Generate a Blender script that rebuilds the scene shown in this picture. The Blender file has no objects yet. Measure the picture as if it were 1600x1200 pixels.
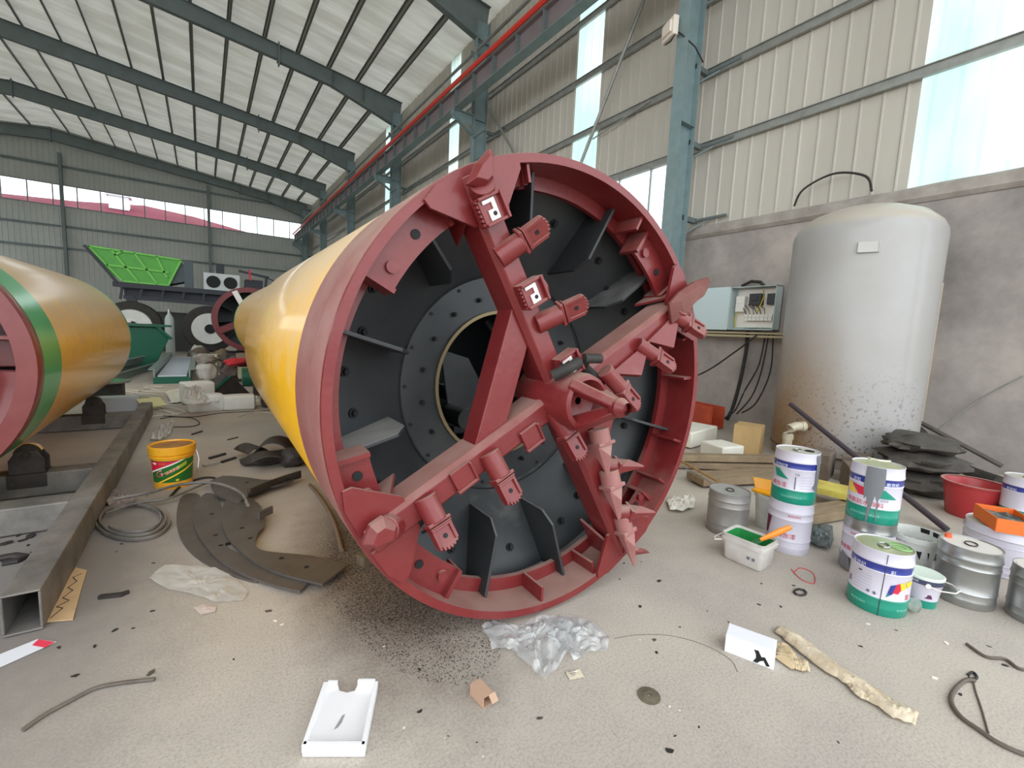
import bpy, bmesh, math, random
from mathutils import Vector, Matrix, noise
random.seed(7)
PI = math.pi
SC = bpy.context.scene
COL = SC.collection

# ---------------------------------------------------------------- camera, sky, exposure
CAM_R = ((0.8239012675780593, -0.5648173062624379, 0.046562987766151726),
         (-0.0264687343616651, -0.12042007175440758, -0.9923700985116163),
         (0.5661149241846207, 0.8163825187160164, -0.11416424900262896))
FPX = 698.673
CAM_H = 1.6
cd = bpy.data.cameras.new('camera')
cam = bpy.data.objects.new('camera', cd)
COL.objects.link(cam)
cd.sensor_width = 36.0
cd.lens = FPX / 1600 * 36
cd.clip_start = 0.05
cd.clip_end = 500
rr, dd, ff = [Vector(r) for r in CAM_R]
M = Matrix.Identity(4)
for i in range(3):
    M[i][0] = rr[i]; M[i][1] = -dd[i]; M[i][2] = -ff[i]
M[2][3] = CAM_H
cam.matrix_world = M
SC.camera = cam

world = bpy.data.worlds.new('overcast_sky')
SC.world = world
world.use_nodes = True
wn = world.node_tree
wn.nodes['Background'].inputs[0].default_value = (0.90, 0.96, 1.0, 1)
wn.nodes['Background'].inputs[1].default_value = 1.5

SC.view_settings.view_transform = 'Standard'
SC.view_settings.look = 'None'
SC.view_settings.gamma = 1
SC.view_settings.use_curve_mapping = False
SC.view_settings.exposure = 1.0
SC.cycles.max_bounces = 10
SC.cycles.diffuse_bounces = 6

# ---------------------------------------------------------------- helpers
def gp(x, y, z=0.0):
    """point of the photograph (1600x1200 frame) laid on the horizontal plane z"""
    d = rr * (x - 800) + dd * (y - 600) + ff * FPX
    t = (z - CAM_H) / d.z
    return Vector((d.x * t, d.y * t, z))

def srgb(c):
    return tuple(((v / 255) / 12.92 if v / 255 <= 0.04045 else ((v / 255 + 0.055) / 1.055) ** 2.4) for v in c)

MATS = {}
ORD = ['first', 'second', 'third', 'fourth', 'fifth', 'sixth', 'seventh', 'eighth', 'ninth', 'tenth', 'eleventh', 'twelfth', 'thirteenth', 'fourteenth', 'fifteenth', 'sixteenth']
def mat(name, col, rough=0.6, metal=0.0, col2=None, scale=6.0, amt=0.5, bump=0.0, bscale=40.0,
        trans=0.0, coat=0.0, stretch=None, alpha=1.0, emit=None, dust=None):
    if name in MATS: return MATS[name]
    m = bpy.data.materials.new(name); m.use_nodes = True
    nt = m.node_tree; N = nt.nodes; L = nt.links
    b = N['Principled BSDF']
    c = srgb(col) + (1,)
    b.inputs['Base Color'].default_value = c
    b.inputs['Roughness'].default_value = rough
    b.inputs['Metallic'].default_value = metal
    if coat: b.inputs['Coat Weight'].default_value = coat; b.inputs['Coat Roughness'].default_value = 0.12
    if trans: b.inputs['Transmission Weight'].default_value = trans
    if alpha < 1: b.inputs['Alpha'].default_value = alpha
    if emit:
        b.inputs['Emission Color'].default_value = srgb(emit[0]) + (1,); b.inputs['Emission Strength'].default_value = emit[1]
    tc = N.new('ShaderNodeTexCoord')
    src = tc.outputs['Object']
    if stretch:
        mp = N.new('ShaderNodeMapping'); mp.inputs['Scale'].default_value = stretch
        L.new(src, mp.inputs[0]); src = mp.outputs[0]
    if col2 is not None:
        n = N.new('ShaderNodeTexNoise'); n.inputs['Scale'].default_value = scale
        n.inputs['Detail'].default_value = 8; n.inputs['Roughness'].default_value = 0.65
        L.new(src, n.inputs['Vector'])
        r = N.new('ShaderNodeValToRGB')
        r.color_ramp.elements[0].position = 0.5 - 0.25 * (1 - amt) - 0.05; r.color_ramp.elements[1].position = 0.72
        r.color_ramp.elements[0].color = c; r.color_ramp.elements[1].color = srgb(col2) + (1,)
        L.new(n.outputs['Fac'], r.inputs[0]); L.new(r.outputs[0], b.inputs['Base Color'])
    if dust:
        # settled dust: it lies on whatever faces up, in patches
        ge = N.new('ShaderNodeNewGeometry'); sx = N.new('ShaderNodeSeparateXYZ'); L.new(ge.outputs['Normal'], sx.inputs[0])
        nd = N.new('ShaderNodeTexNoise'); nd.inputs['Scale'].default_value = 5; nd.inputs['Detail'].default_value = 8; L.new(tc.outputs['Object'], nd.inputs['Vector'])
        ad = N.new('ShaderNodeMath'); ad.operation = 'MULTIPLY_ADD'; ad.inputs[1].default_value = 0.7; L.new(nd.outputs['Fac'], ad.inputs[0]); L.new(sx.outputs['Z'], ad.inputs[2])
        mr = N.new('ShaderNodeMapRange'); mr.inputs['From Min'].default_value = dust[2]; mr.inputs['From Max'].default_value = dust[3]; mr.inputs['To Max'].default_value = dust[1]
        L.new(ad.outputs[0], mr.inputs['Value'])
        mx = N.new('ShaderNodeMix'); mx.data_type = 'RGBA'; L.new(mr.outputs[0], mx.inputs[0])
        if b.inputs['Base Color'].links: L.new(b.inputs['Base Color'].links[0].from_socket, mx.inputs[6])
        else: mx.inputs[6].default_value = c
        mx.inputs[7].default_value = srgb(dust[0]) + (1,); L.new(mx.outputs[2], b.inputs['Base Color'])
        rg = N.new('ShaderNodeMapRange'); rg.inputs['To Min'].default_value = rough; rg.inputs['To Max'].default_value = 0.85; L.new(mr.outputs[0], rg.inputs['Value']); L.new(rg.outputs[0], b.inputs['Roughness'])
    if bump:
        n2 = N.new('ShaderNodeTexNoise'); n2.inputs['Scale'].default_value = bscale; n2.inputs['Detail'].default_value = 6
        L.new(src, n2.inputs['Vector'])
        bp = N.new('ShaderNodeBump'); bp.inputs['Strength'].default_value = bump; bp.inputs['Distance'].default_value = 0.02
        L.new(n2.outputs['Fac'], bp.inputs['Height']); L.new(bp.outputs[0], b.inputs['Normal'])
    MATS[name] = m
    return m

def rotm(ax, deg): return Matrix.Rotation(math.radians(deg), 3, ax)
def basis(n):
    n = Vector(n).normalized()
    h = Vector((0, 0, 1)) if abs(n.z) < 0.9 else Vector((1, 0, 0))
    a = h.cross(n).normalized(); b = n.cross(a)
    return a, b, n

class MB:
    def __init__(s): s.v = []; s.f = []; s.m = []
    def add(s, vs, fs, mi=0):
        o = len(s.v); s.v += [tuple(v) for v in vs]
        for k, f in enumerate(fs):
            s.f.append([i + o for i in f]); s.m.append(mi[k] if isinstance(mi, list) else mi)
        return s
    def box(s, c, d, R=None, mi=0, taper=1.0):
        c = Vector(c); vs = []
        for z in (-.5, .5):
            t = taper if z > 0 else 1
            for x, y in ((-.5, -.5), (.5, -.5), (.5, .5), (-.5, .5)):
                p = Vector((x * d[0] * t, y * d[1] * t, z * d[2]))
                vs.append(c + (R @ p if R else p))
        return s.add(vs, [(3, 2, 1, 0), (4, 5, 6, 7), (0, 1, 5, 4), (1, 2, 6, 5), (2, 3, 7, 6), (3, 0, 4, 7)], mi)
    def bar(s, p, q, w, h, up=(0, 0, 1), mi=0, w2=None, h2=None):
        """box beam from p to q, w across, h along up"""
        p = Vector(p); q = Vector(q); n = (q - p).normalized(); a = n.cross(Vector(up)).normalized(); b = a.cross(n)
        w2 = w if w2 is None else w2; h2 = h if h2 is None else h2
        vs = []
        for o, ww, hh in ((p, w, h), (q, w2, h2)):
            for x, y in ((-.5, -.5), (.5, -.5), (.5, .5), (-.5, .5)): vs.append(o + a * x * ww + b * y * hh)
        return s.add(vs, [(0, 1, 2, 3), (7, 6, 5, 4), (0, 4, 5, 1), (1, 5, 6, 2), (2, 6, 7, 3), (3, 7, 4, 0)], mi)
    def cyl(s, p, q, r0, r1=None, n=20, caps=True, mi=0):
        r1 = r0 if r1 is None else r1
        p = Vector(p); q = Vector(q); a, b, _ = basis(q - p)
        vs = [o + (a * math.cos(2 * PI * i / n) + b * math.sin(2 * PI * i / n)) * r for o, r in ((p, r0), (q, r1)) for i in range(n)]
        fs = [(i, (i + 1) % n, n + (i + 1) % n, n + i) for i in range(n)]
        if caps: fs += [tuple(range(n))[::-1], tuple(range(n, 2 * n))]
        return s.add(vs, fs, mi)
    def tube(s, pts, r, n=8, closed=False, mi=0, flat=1.0, up=(0, 0, 1)):
        pts = [Vector(p) for p in pts]; k = len(pts); vs = []
        for i, p in enumerate(pts):
            if closed: t = pts[(i + 1) % k] - pts[i - 1]
            else: t = pts[min(i + 1, k - 1)] - pts[max(i - 1, 0)]
            t = t.normalized(); u = Vector(up)
            if abs(t.dot(u)) > 0.95: u = Vector((1, 0, 0))
            a = t.cross(u).normalized(); b = a.cross(t)
            rad = r[i] if isinstance(r, (list, tuple)) else r
            for j in range(n):
                an = 2 * PI * j / n
                vs.append(p + a * math.cos(an) * rad * flat + b * math.sin(an) * rad)
        fs = []
        for i in range(k if closed else k - 1):
            for j in range(n):
                fs.append((i * n + j, i * n + (j + 1) % n, ((i + 1) % k) * n + (j + 1) % n, ((i + 1) % k) * n + j))
        if not closed: fs += [tuple(range(n))[::-1], tuple(range((k - 1) * n, k * n))]
        return s.add(vs, fs, mi)
    def lathe(s, prof, n=48, o=(0, 0, 0), axis='Z', mis=None, a0=0, a1=2 * PI, sq=None):
        """prof = [(r, h)]; axis Z (up) or Y (along the machine)"""
        full = abs(a1 - a0 - 2 * PI) < 1e-6; k = n if full else n + 1; vs = []
        for r, h in prof:
            for i in range(k):
                a = a0 + (a1 - a0) * i / n
                x, y = math.cos(a) * r, math.sin(a) * r
                vs.append((o[0] + x, o[1] + y, o[2] + h) if axis == 'Z' else (o[0] + x, o[1] + h, o[2] + y))
        fs = []; ms = []
        for j in range(len(prof) - 1):
            for i in range(n):
                q = (j * k + i, j * k + (i + 1) % k, (j + 1) * k + (i + 1) % k, (j + 1) * k + i)
                fs.append(q if axis == 'Z' else q[::-1]); ms.append(mis[j] if mis else 0)
        return s.add(vs, fs, ms)
    def prism(s, poly, O, A, B, th, mi=0):
        """flat outline poly in the plane O,A,B, given thickness th along A x B (both ways halved)"""
        O = Vector(O); A = Vector(A).normalized(); B = Vector(B).normalized(); n = A.cross(B).normalized()
        k = len(poly)
        area = sum(poly[i][0] * poly[(i + 1) % k][1] - poly[(i + 1) % k][0] * poly[i][1] for i in range(k))
        if area < 0: poly = poly[::-1]
        vs = [O + A * x + B * y - n * th / 2 for x, y in poly] + [O + A * x + B * y + n * th / 2 for x, y in poly]
        fs = [tuple(range(k))[::-1], tuple(range(k, 2 * k))] + [(i, (i + 1) % k, k + (i + 1) % k, k + i) for i in range(k)]
        return s.add(vs, fs, mi)
    def grid(s, nx, ny, fn, mi=0, two=0.0):
        vs = [fn(i / nx, j / ny) for j in range(ny + 1) for i in range(nx + 1)]
        fs = [(j * (nx + 1) + i, j * (nx + 1) + i + 1, (j + 1) * (nx + 1) + i + 1, (j + 1) * (nx + 1) + i) for j in range(ny) for i in range(nx)]
        return s.add(vs, fs, mi)
    def build(s, name, mats, parent=None, smooth=35, bevel=0.0, loc=None, rz=0.0, solid=0.0):
        me = bpy.data.meshes.new(name)
        me.from_pydata([tuple(v) for v in s.v], [], s.f)
        for m in (mats if isinstance(mats, (list, tuple)) else [mats]): me.materials.append(m)
        for p, mi in zip(me.polygons, s.m): p.material_index = mi
        me.validate(); me.update()
        if smooth:
            me.shade_smooth()
            me.set_sharp_from_angle(angle=math.radians(smooth))
        o = bpy.data.objects.new(name, me); COL.objects.link(o)
        if parent: o.parent = parent
        if loc is not None: o.location = loc
        if rz: o.rotation_euler.z = rz
        if bevel:
            b = o.modifiers.new('bevel', 'BEVEL'); b.width = bevel; b.segments = 2; b.limit_method = 'ANGLE'; b.angle_limit = math.radians(40)
        if solid:
            b = o.modifiers.new('solid', 'SOLIDIFY'); b.thickness = solid; b.offset = 0
        return o

def tag(o, label=None, cat=None, group=None, kind=None):
    if label: o['label'] = label
    if cat: o['category'] = cat
    if group: o['group'] = group
    if kind: o['kind'] = kind
    return o
def thing(name, label, cat, loc=(0, 0, 0), rz=0.0, group=None):
    o = bpy.data.objects.new(name, None); COL.objects.link(o); o.empty_display_size = 0.1
    o.location = loc; o.rotation_euler = (0, 0, rz)
    return tag(o, label, cat, group)
def struct(o): o['kind'] = 'structure'; return o
def kids(o): return [c for c in COL.objects if c.parent == o]
def dup(o, loc=None, rz=None, label=None, parent=None):
    c = o.copy(); COL.objects.link(c)
    if parent: c.parent = parent
    for k in kids(o): dup(k, parent=c)
    if loc is not None: c.location = loc
    if rz is not None: c.rotation_euler = (0, 0, rz)
    if label: c['label'] = label
    return c

def text_geo(body, size):
    """outline of a text as flat faces: (verts2d, faces, width)"""
    cu = bpy.data.curves.new('t', 'FONT'); cu.body = body; cu.size = size; cu.align_x = 'LEFT'; cu.resolution_u = 2
    ob = bpy.data.objects.new('t', cu); COL.objects.link(ob)
    dg = bpy.context.evaluated_depsgraph_get(); me = ob.evaluated_get(dg).to_mesh()
    vs = [(v.co.x, v.co.y) for v in me.vertices]; fs = [tuple(p.vertices) for p in me.polygons]
    ob.evaluated_get(dg).to_mesh_clear(); bpy.data.objects.remove(ob); bpy.data.curves.remove(cu)
    w = max([v[0] for v in vs] + [0])
    return vs, fs, w
def wrap(mb, vs, fs, R, a, z, mi=0, shear=0.0, taper=0.0, bold=0.0):
    """lay flat faces on an upright cylinder of radius R, left edge at angle a (radians), baseline at z"""
    out = []
    for x, y in vs:
        r = R + taper * (z + y)
        an = a + x / R
        out.append((math.cos(an) * r, math.sin(an) * r, z + y + shear * x))
    mb.add(out, fs, mi)
def patch(poly, cuts=5):
    bm = bmesh.new(); f = bm.faces.new([bm.verts.new((x, y, 0)) for x, y in poly])
    bmesh.ops.triangulate(bm, faces=[f]); bmesh.ops.subdivide_edges(bm, edges=bm.edges[:], cuts=cuts, use_grid_fill=True)
    bmesh.ops.triangulate(bm, faces=bm.faces[:])
    bm.verts.index_update(); vs = [(v.co.x, v.co.y) for v in bm.verts]; fs = [tuple(v.index for v in fc.verts) for fc in bm.faces]
    bm.free(); return vs, fs

# ---------------------------------------------------------------- materials
m_steelblue = mat('blue_grey_paint', (134, 154, 156), 0.5, 0, (116, 134, 136), 3, 0.3)
m_raft = mat('rafter_paint', (112, 124, 124), 0.6, 0, (96, 104, 102), 1.5, 0.4)
m_purlin = mat('purlin_zinc', (120, 120, 112), 0.5, 0.3)
m_clad = mat('wall_sheet', (200, 194, 183), 0.55, 0.0, (184, 178, 167), 0.8, 0.4, stretch=(1, 1, 0.15))
m_cladfar = mat('far_wall_sheet', (178, 180, 175), 0.6, 0.0, (162, 164, 158), 0.4, 0.4)
m_zinc = mat('zinc_steel', (176, 178, 174), 0.35, 0.6, (150, 150, 146), 5, 0.3)
m_conc = mat('wall_render', (184, 174, 166), 0.85, 0, (126, 120, 117), 0.75, 0.55, bump=0.25, bscale=9)
m_red = mat('red_oxide_paint', (112, 26, 29), 0.4, 0, (122, 44, 43), 4, 0.35, bump=0.12, bscale=25, coat=0.2, dust=((168, 138, 126), .75, .75, 1.35))
m_redfloor = mat('dusty_red_paint', (146, 84, 82), 0.5, 0, (160, 116, 110), 3, 0.5, bump=0.1, bscale=25, dust=((170, 150, 132), .8, .7, 1.3))
m_dark = mat('dark_grey_paint', (38, 41, 44), 0.45, 0, (56, 58, 59), 3, 0.4, bump=0.06, bscale=14, dust=((150, 148, 142), .8, .9, 1.4))
m_black = mat('black_recess', (16, 17, 19), 0.7)
m_yellow = mat('yellow_paint', (246, 184, 26), 0.3, 0, (240, 182, 46), 1.6, 0.3, coat=0.4, dust=((206, 182, 150), .92, .30, 0.95))
m_green = mat('green_paint', (58, 168, 92), 0.3, 0, (72, 176, 104), 3, 0.3, coat=0.4)
m_white = mat('white_tip', (232, 224, 216), 0.5)
m_tube = mat('dusty_tube_steel', (92, 90, 87), 0.6, 0.2, (142, 136, 130), 3.5, 0.5, bump=0.1, bscale=30)
m_plate = mat('bare_plate_steel', (104, 97, 92), 0.5, 0.35, (86, 80, 76), 5, 0.4)
m_rubber = mat('black_rubber', (34, 32, 31), 0.7, 0, (56, 52, 48), 8, 0.3)
m_dkmetal = mat('dark_metal', (52, 50, 50), 0.5, 0.5, (80, 74, 70), 8, 0.3)

# ---------------------------------------------------------------- floor
def floor_material():
    m = bpy.data.materials.new('dusty_concrete'); m.use_nodes = True
    nt = m.node_tree; N = nt.nodes; L = nt.links; b = N['Principled BSDF']; b.inputs['Roughness'].default_value = 0.85
    tc = N.new('ShaderNodeTexCoord'); P = tc.outputs['Object']
    def noi(scale, det=8, rough=0.6):
        n = N.new('ShaderNodeTexNoise'); n.inputs['Scale'].default_value = scale; n.inputs['Detail'].default_value = det; n.inputs['Roughness'].default_value = rough
        L.new(P, n.inputs['Vector']); return n.outputs['Fac']
    def ramp(f, a, ca, bb, cb):
        r = N.new('ShaderNodeValToRGB'); r.color_ramp.elements[0].position = a; r.color_ramp.elements[1].position = bb
        r.color_ramp.elements[0].color = srgb(ca) + (1,) ; r.color_ramp.elements[1].color = srgb(cb) + (1,)
        L.new(f, r.inputs[0]); return r.outputs[0]
    def mix(f, a, c2, mode='MIX'):
        x = N.new('ShaderNodeMix'); x.data_type = 'RGBA'; x.blend_type = mode
        if isinstance(f, float): x.inputs[0].default_value = f
        else: L.new(f, x.inputs[0])
        L.new(a, x.inputs[6])
        if isinstance(c2, tuple): x.inputs[7].default_value = srgb(c2) + (1,)
        else: L.new(c2, x.inputs[7])
        return x.outputs[2]
    base = ramp(noi(0.55), 0.35, (172, 163, 155), 0.65, (198, 188, 174))
    fine = ramp(noi(85, 6, 0.75), 0.30, (110, 106, 102), 0.56, (255, 255, 255))
    c = mix(0.45, base, fine, 'MULTIPLY')
    blot = ramp(noi(3.2, 10, 0.7), 0.45, (0, 0, 0), 0.75, (190, 190, 190))
    c = mix(blot, c, (188, 178, 165))
    dk = ramp(noi(1.7, 10, 0.75), 0.60, (0, 0, 0), 0.74, (150, 150, 150))
    c = mix(dk, c, (112, 104, 98))
    # spilt grit, with the shade under the machine painted into the same patch
    def spot(cx, cy, sx, sy, ang, r0, r1):
        mp = N.new('ShaderNodeMapping'); mp.vector_type = 'TEXTURE'
        mp.inputs['Location'].default_value = (cx, cy, 0); mp.inputs['Rotation'].default_value = (0, 0, ang); mp.inputs['Scale'].default_value = (sx, sy, 1)
        L.new(P, mp.inputs[0])
        ln = N.new('ShaderNodeVectorMath'); ln.operation = 'LENGTH'; L.new(mp.outputs[0], ln.inputs[0])
        ad = N.new('ShaderNodeMath'); ad.operation = 'MULTIPLY_ADD'; ad.inputs[1].default_value = 0.5
        L.new(noi(5, 8, 0.7), ad.inputs[0]); L.new(ln.outputs['Value'], ad.inputs[2])
        mr = N.new('ShaderNodeMapRange'); mr.inputs['From Min'].default_value = r0; mr.inputs['From Max'].default_value = r1
        mr.inputs['To Min'].default_value = 1; mr.inputs['To Max'].default_value = 0
        L.new(ad.outputs[0], mr.inputs['Value']); return mr.outputs[0]
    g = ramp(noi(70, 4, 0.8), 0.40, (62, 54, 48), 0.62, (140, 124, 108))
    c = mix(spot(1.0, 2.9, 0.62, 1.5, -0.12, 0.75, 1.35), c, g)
    c = mix(spot(-0.9, 4.0, 0.8, 2.2, 0.0, 0.8, 1.6), c, (128, 122, 118))
    L.new(c, b.inputs['Base Color'])
    bp = N.new('ShaderNodeBump'); bp.inputs['Strength'].default_value = 0.22; bp.inputs['Distance'].default_value = 0.006
    L.new(noi(60, 8, 0.75), bp.inputs['Height']); L.new(bp.outputs[0], b.inputs['Normal'])
    return m
fl = MB(); fl.box((-4, 20, -0.1), (26.2, 58, 0.2))
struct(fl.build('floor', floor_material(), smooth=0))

# ---------------------------------------------------------------- building shell
XW, YF = 9.0, 48.1           # inner faces of the right and far walls
EAVE, RIDGE_X, RIDGE_Z = 12.98, -8.8, 15.0
SL = (RIDGE_Z - EAVE) / (8.2 - RIDGE_X)
def roofz(x): return RIDGE_Z - SL * (x - RIDGE_X) if x > RIDGE_X else RIDGE_Z + SL * (x - RIDGE_X)

def sheet_material(name, col, tr, col2, sc=2.0):
    m = bpy.data.materials.new(name); m.use_nodes = True
    nt = m.node_tree; N = nt.nodes; L = nt.links
    for n in list(N):
        if n.type != 'OUTPUT_MATERIAL': N.remove(n)
    out = [n for n in N if n.type == 'OUTPUT_MATERIAL'][0]
    d = N.new('ShaderNodeBsdfDiffuse'); t = N.new('ShaderNodeBsdfTranslucent'); mx = N.new('ShaderNodeMixShader')
    tc = N.new('ShaderNodeTexCoord'); no = N.new('ShaderNodeTexNoise'); no.inputs['Scale'].default_value = sc; no.inputs['Detail'].default_value = 6
    mp = N.new('ShaderNodeMapping'); mp.inputs['Scale'].default_value = (0.25, 1.0, 0.35)
    L.new(tc.outputs['Object'], mp.inputs[0]); L.new(mp.outputs[0], no.inputs['Vector'])
    r = N.new('ShaderNodeValToRGB'); r.color_ramp.elements[0].position = 0.4; r.color_ramp.elements[1].position = 0.62
    r.color_ramp.elements[0].color = srgb(col) + (1,); r.color_ramp.elements[1].color = srgb(col2) + (1,)
    L.new(no.outputs['Fac'], r.inputs[0]); L.new(r.outputs[0], d.inputs[0]); L.new(r.outputs[0], t.inputs[0])
    mx.inputs[0].default_value = tr
    L.new(d.outputs[0], mx.inputs[1]); L.new(t.outputs[0], mx.inputs[2]); L.new(mx.outputs[0], out.inputs[0])
    return m
m_roof = sheet_material('foil_backed_roof', (202, 199, 188), 0.15, (224, 222, 212), 1.3)  # slight translucency added to make the roof glow
m_fiber = sheet_material('translucent_sheet', (214, 226, 220), 0.80, (186, 214, 206), 1.0)

# roof: two pitches of ribbed sheet
rf = MB()
def roof_fn(xa, xb):
    n = int((56) / 0.4) * 4
    def fn(u, v):
        y = -3.6 + 52.1 * v; x = xa + (xb - xa) * u  # sheet stops short behind the camera so that more daylight comes in
        ph = (y / 0.4) % 1.0
        z = 0.03 if 0.35 < ph < 0.65 else 0.0
        return (x, y, roofz(x) + z)
    return fn, n
fn, n = roof_fn(9.3, RIDGE_X); rf.grid(4, n, fn)
fn, n = roof_fn(RIDGE_X, -17.0); rf.grid(2, n, fn)
struct(rf.build('ceiling', m_roof, smooth=0))

# right wall, upper: ribbed sheet with translucent strips and a low window
def ribbed(mb, y0, y1, z0, z1, x=XW, pitch=0.3, flip=1, rib=0.022):
    ys = [y0]; k = math.ceil(y0 / pitch)
    prof = [(y0, 0)]
    while k * pitch < y1 - 0.03:
        c = k * pitch
        if c > y0 + 0.03: prof += [(c - 0.025, 0), (c - 0.01, rib), (c + 0.01, rib), (c + 0.025, 0)]
        k += 1
    prof.append((y1, 0))
    vs = []
    for y, d in prof: vs += [(x - d * flip, y, z0), (x - d * flip, y, z1)]
    mb.add(vs, [(2 * i, 2 * i + 1, 2 * i + 3, 2 * i + 2) for i in range(len(prof) - 1)])
WT = 13.0
strips = [(1.3, 2.55), (9.45, 10.45), (17.7, 18.6), (26.0, 26.9), (34.3, 35.2), (42.6, 43.5)]
mw = MB(); prev = -1.0   # wall cut short behind the camera: an added opening for more daylight
for a, b in strips + [(YF, YF)]:
    if a > 9.5 or prev > 9.6 or a < 2: ribbed(mw, prev, a, 3.95, WT)
    else:
        ribbed(mw, prev, 6.5, 3.95, WT); ribbed(mw, 6.5, 9.45, 5.7, WT)
    prev = b
struct(mw.build('wall_right', m_clad, smooth=0))
# low openings beyond (one in each bay, mostly hidden): same sheet wall, so only the one in view is cut
for i, (a, b) in enumerate(strips):
    w = MB(); ribbed(w, a, b, 3.95 if i != 1 else 5.7, WT, pitch=0.3, rib=0.012)
    struct(w.build('window_%d' % (i + 1), m_fiber, smooth=0))
# glazed window beside the near column
wf = MB()
for y in (6.52, 7.5, 8.5, 9.43): wf.box((XW, y, 4.85), (0.06, 0.05, 1.7))
for z in (4.02, 5.68): wf.box((XW, 7.98, z), (0.07, 2.95, 0.06))
struct(wf.build('window_7', mat('window_alu', (188, 192, 192), 0.4, 0.5), smooth=0))
m_glass = bpy.data.materials.new('thin_glass'); m_glass.use_nodes = True
_n = m_glass.node_tree.nodes; _l = m_glass.node_tree.links
for q in list(_n):
    if q.type != 'OUTPUT_MATERIAL': _n.remove(q)
_o = _n[0]; _t = _n.new('ShaderNodeBsdfTransparent'); _t.inputs[0].default_value = (.96, .98, .98, 1); _g = _n.new('ShaderNodeBsdfGlossy'); _g.inputs['Roughness'].default_value = 0.05
_m = _n.new('ShaderNodeMixShader'); _m.inputs[0].default_value = 0.06
_l.new(_t.outputs[0], _m.inputs[1]); _l.new(_g.outputs[0], _m.inputs[2]); _l.new(_m.outputs[0], _o.inputs[0])
g = MB(); g.box((XW + 0.01, 7.98, 4.85), (0.006, 2.9, 1.64)); struct(g.build('window_8', m_glass, smooth=0))

# right wall, lower: rendered masonry with a coping
lw = MB(); lw.box((XW + 0.05, 23.55, 1.95), (0.4, 49.1, 3.9)); struct(lw.build('wall_right', m_conc, smooth=0))
cp = MB()
def cop(u, v):
    y = -1.0 + 49.1 * u; k = noise.noise(Vector((y * 1.7, 0, 0))) * 0.02
    prof = [(8.83, 3.80), (8.78, 3.86), (8.78, 4.0 + k), (8.86, 4.05 + k), (9.0, 4.06 + k)]
    a = prof[int(round(v * 4))]; return (a[0] + k * 0.5, y, a[1])
cp.grid(220, 4, cop); struct(cp.build('trim_1', mat('coping_render', (178, 170, 162), 0.9, 0, (140, 132, 124), 2.5, 0.5, bump=0.4, bscale=12), smooth=0))

# far wall with its strip of glazing
fw = MB(); px = -16.9
def far_ribbed(mb, x0, x1, z0, zt):
    k = math.ceil(x0 / 0.3); prof = [(x0, 0)]
    while k * 0.3 < x1 - 0.05:
        c = k * 0.3
        if c > x0 + 0.05: prof += [(c - 0.03, 0), (c - 0.012, .02), (c + 0.012, .02), (c + 0.03, 0)]
        k += 1
    prof.append((x1, 0)); vs = []
    for x, d in prof:
        vs += [(x, YF - d, z0), (x, YF - d, zt if zt else roofz(x))]
    mb.add(vs, [(2 * i, 2 * i + 2, 2 * i + 3, 2 * i + 1) for i in range(len(prof) - 1)])
far_ribbed(fw, -17, 9, 0, 9.42); far_ribbed(fw, -17, 9, 11.0, None); far_ribbed(fw, 7.95, 9, 9.42, 11.0)
struct(fw.build('wall_far', m_cladfar, smooth=0))
ww = MB()
for i in range(20): ww.box((-16.9 + i * 1.325 + 0.02, YF, 10.2), (0.07, 0.06, 1.6))
ww.box((-4.5, YF, 9.44), (25, 0.08, 0.07)); ww.box((-4.5, YF, 10.98), (25, 0.08, 0.07))
struct(ww.build('window_9', mat('mullion_grey', (120, 122, 126), 0.5), smooth=0))
g = MB(); g.box((-4.5, YF + 0.02, 10.2), (24.9, 0.006, 1.54)); struct(g.build('window_10', m_glass, smooth=0))

# left wall, outside the picture: sheet with a high strip of glazing and its front stretch left open for daylight
lw2 = MB()
for z0, z1 in ((0, 6.5), (9.5, 14.0)): ribbed(lw2, 6.0, YF, z0, z1, x=-16.8, flip=-1, pitch=.6)
struct(lw2.build('wall_left', m_clad, smooth=0))
# girts (horizontal rails) on the walls
def girt_mb(p, q, d=0.14, w=0.07):
    b = MB(); b.bar(p, q, w, d); b.bar(Vector(p) + Vector((0, 0, d / 2)), Vector(q) + Vector((0, 0, d / 2)), w * 1.9, 0.012); return b
names = ['lowest', 'second', 'third', 'fourth', 'fifth']
for i, z in enumerate((5.72, 7.2, 8.68, 10.2, 11.7)):
    o = girt_mb((8.93, -.95, z), (8.93, YF - .1, z)).build('wall_girt', m_zinc, smooth=0)
    tag(o, '%s from the bottom of the galvanised rails across the right sheet wall' % names[i], 'rail', 'rails of the right wall')
for i, z in enumerate((6.35, 7.95, 12.3)):
    o = girt_mb((-17, YF - .08, z), (8.9, YF - .08, z)).build('wall_girt', m_raft, smooth=0)
    tag(o, '%s grey rail running across the far gable wall' % ('lowest', 'middle', 'topmost')[i], 'rail', 'rails of the far wall')

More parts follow.
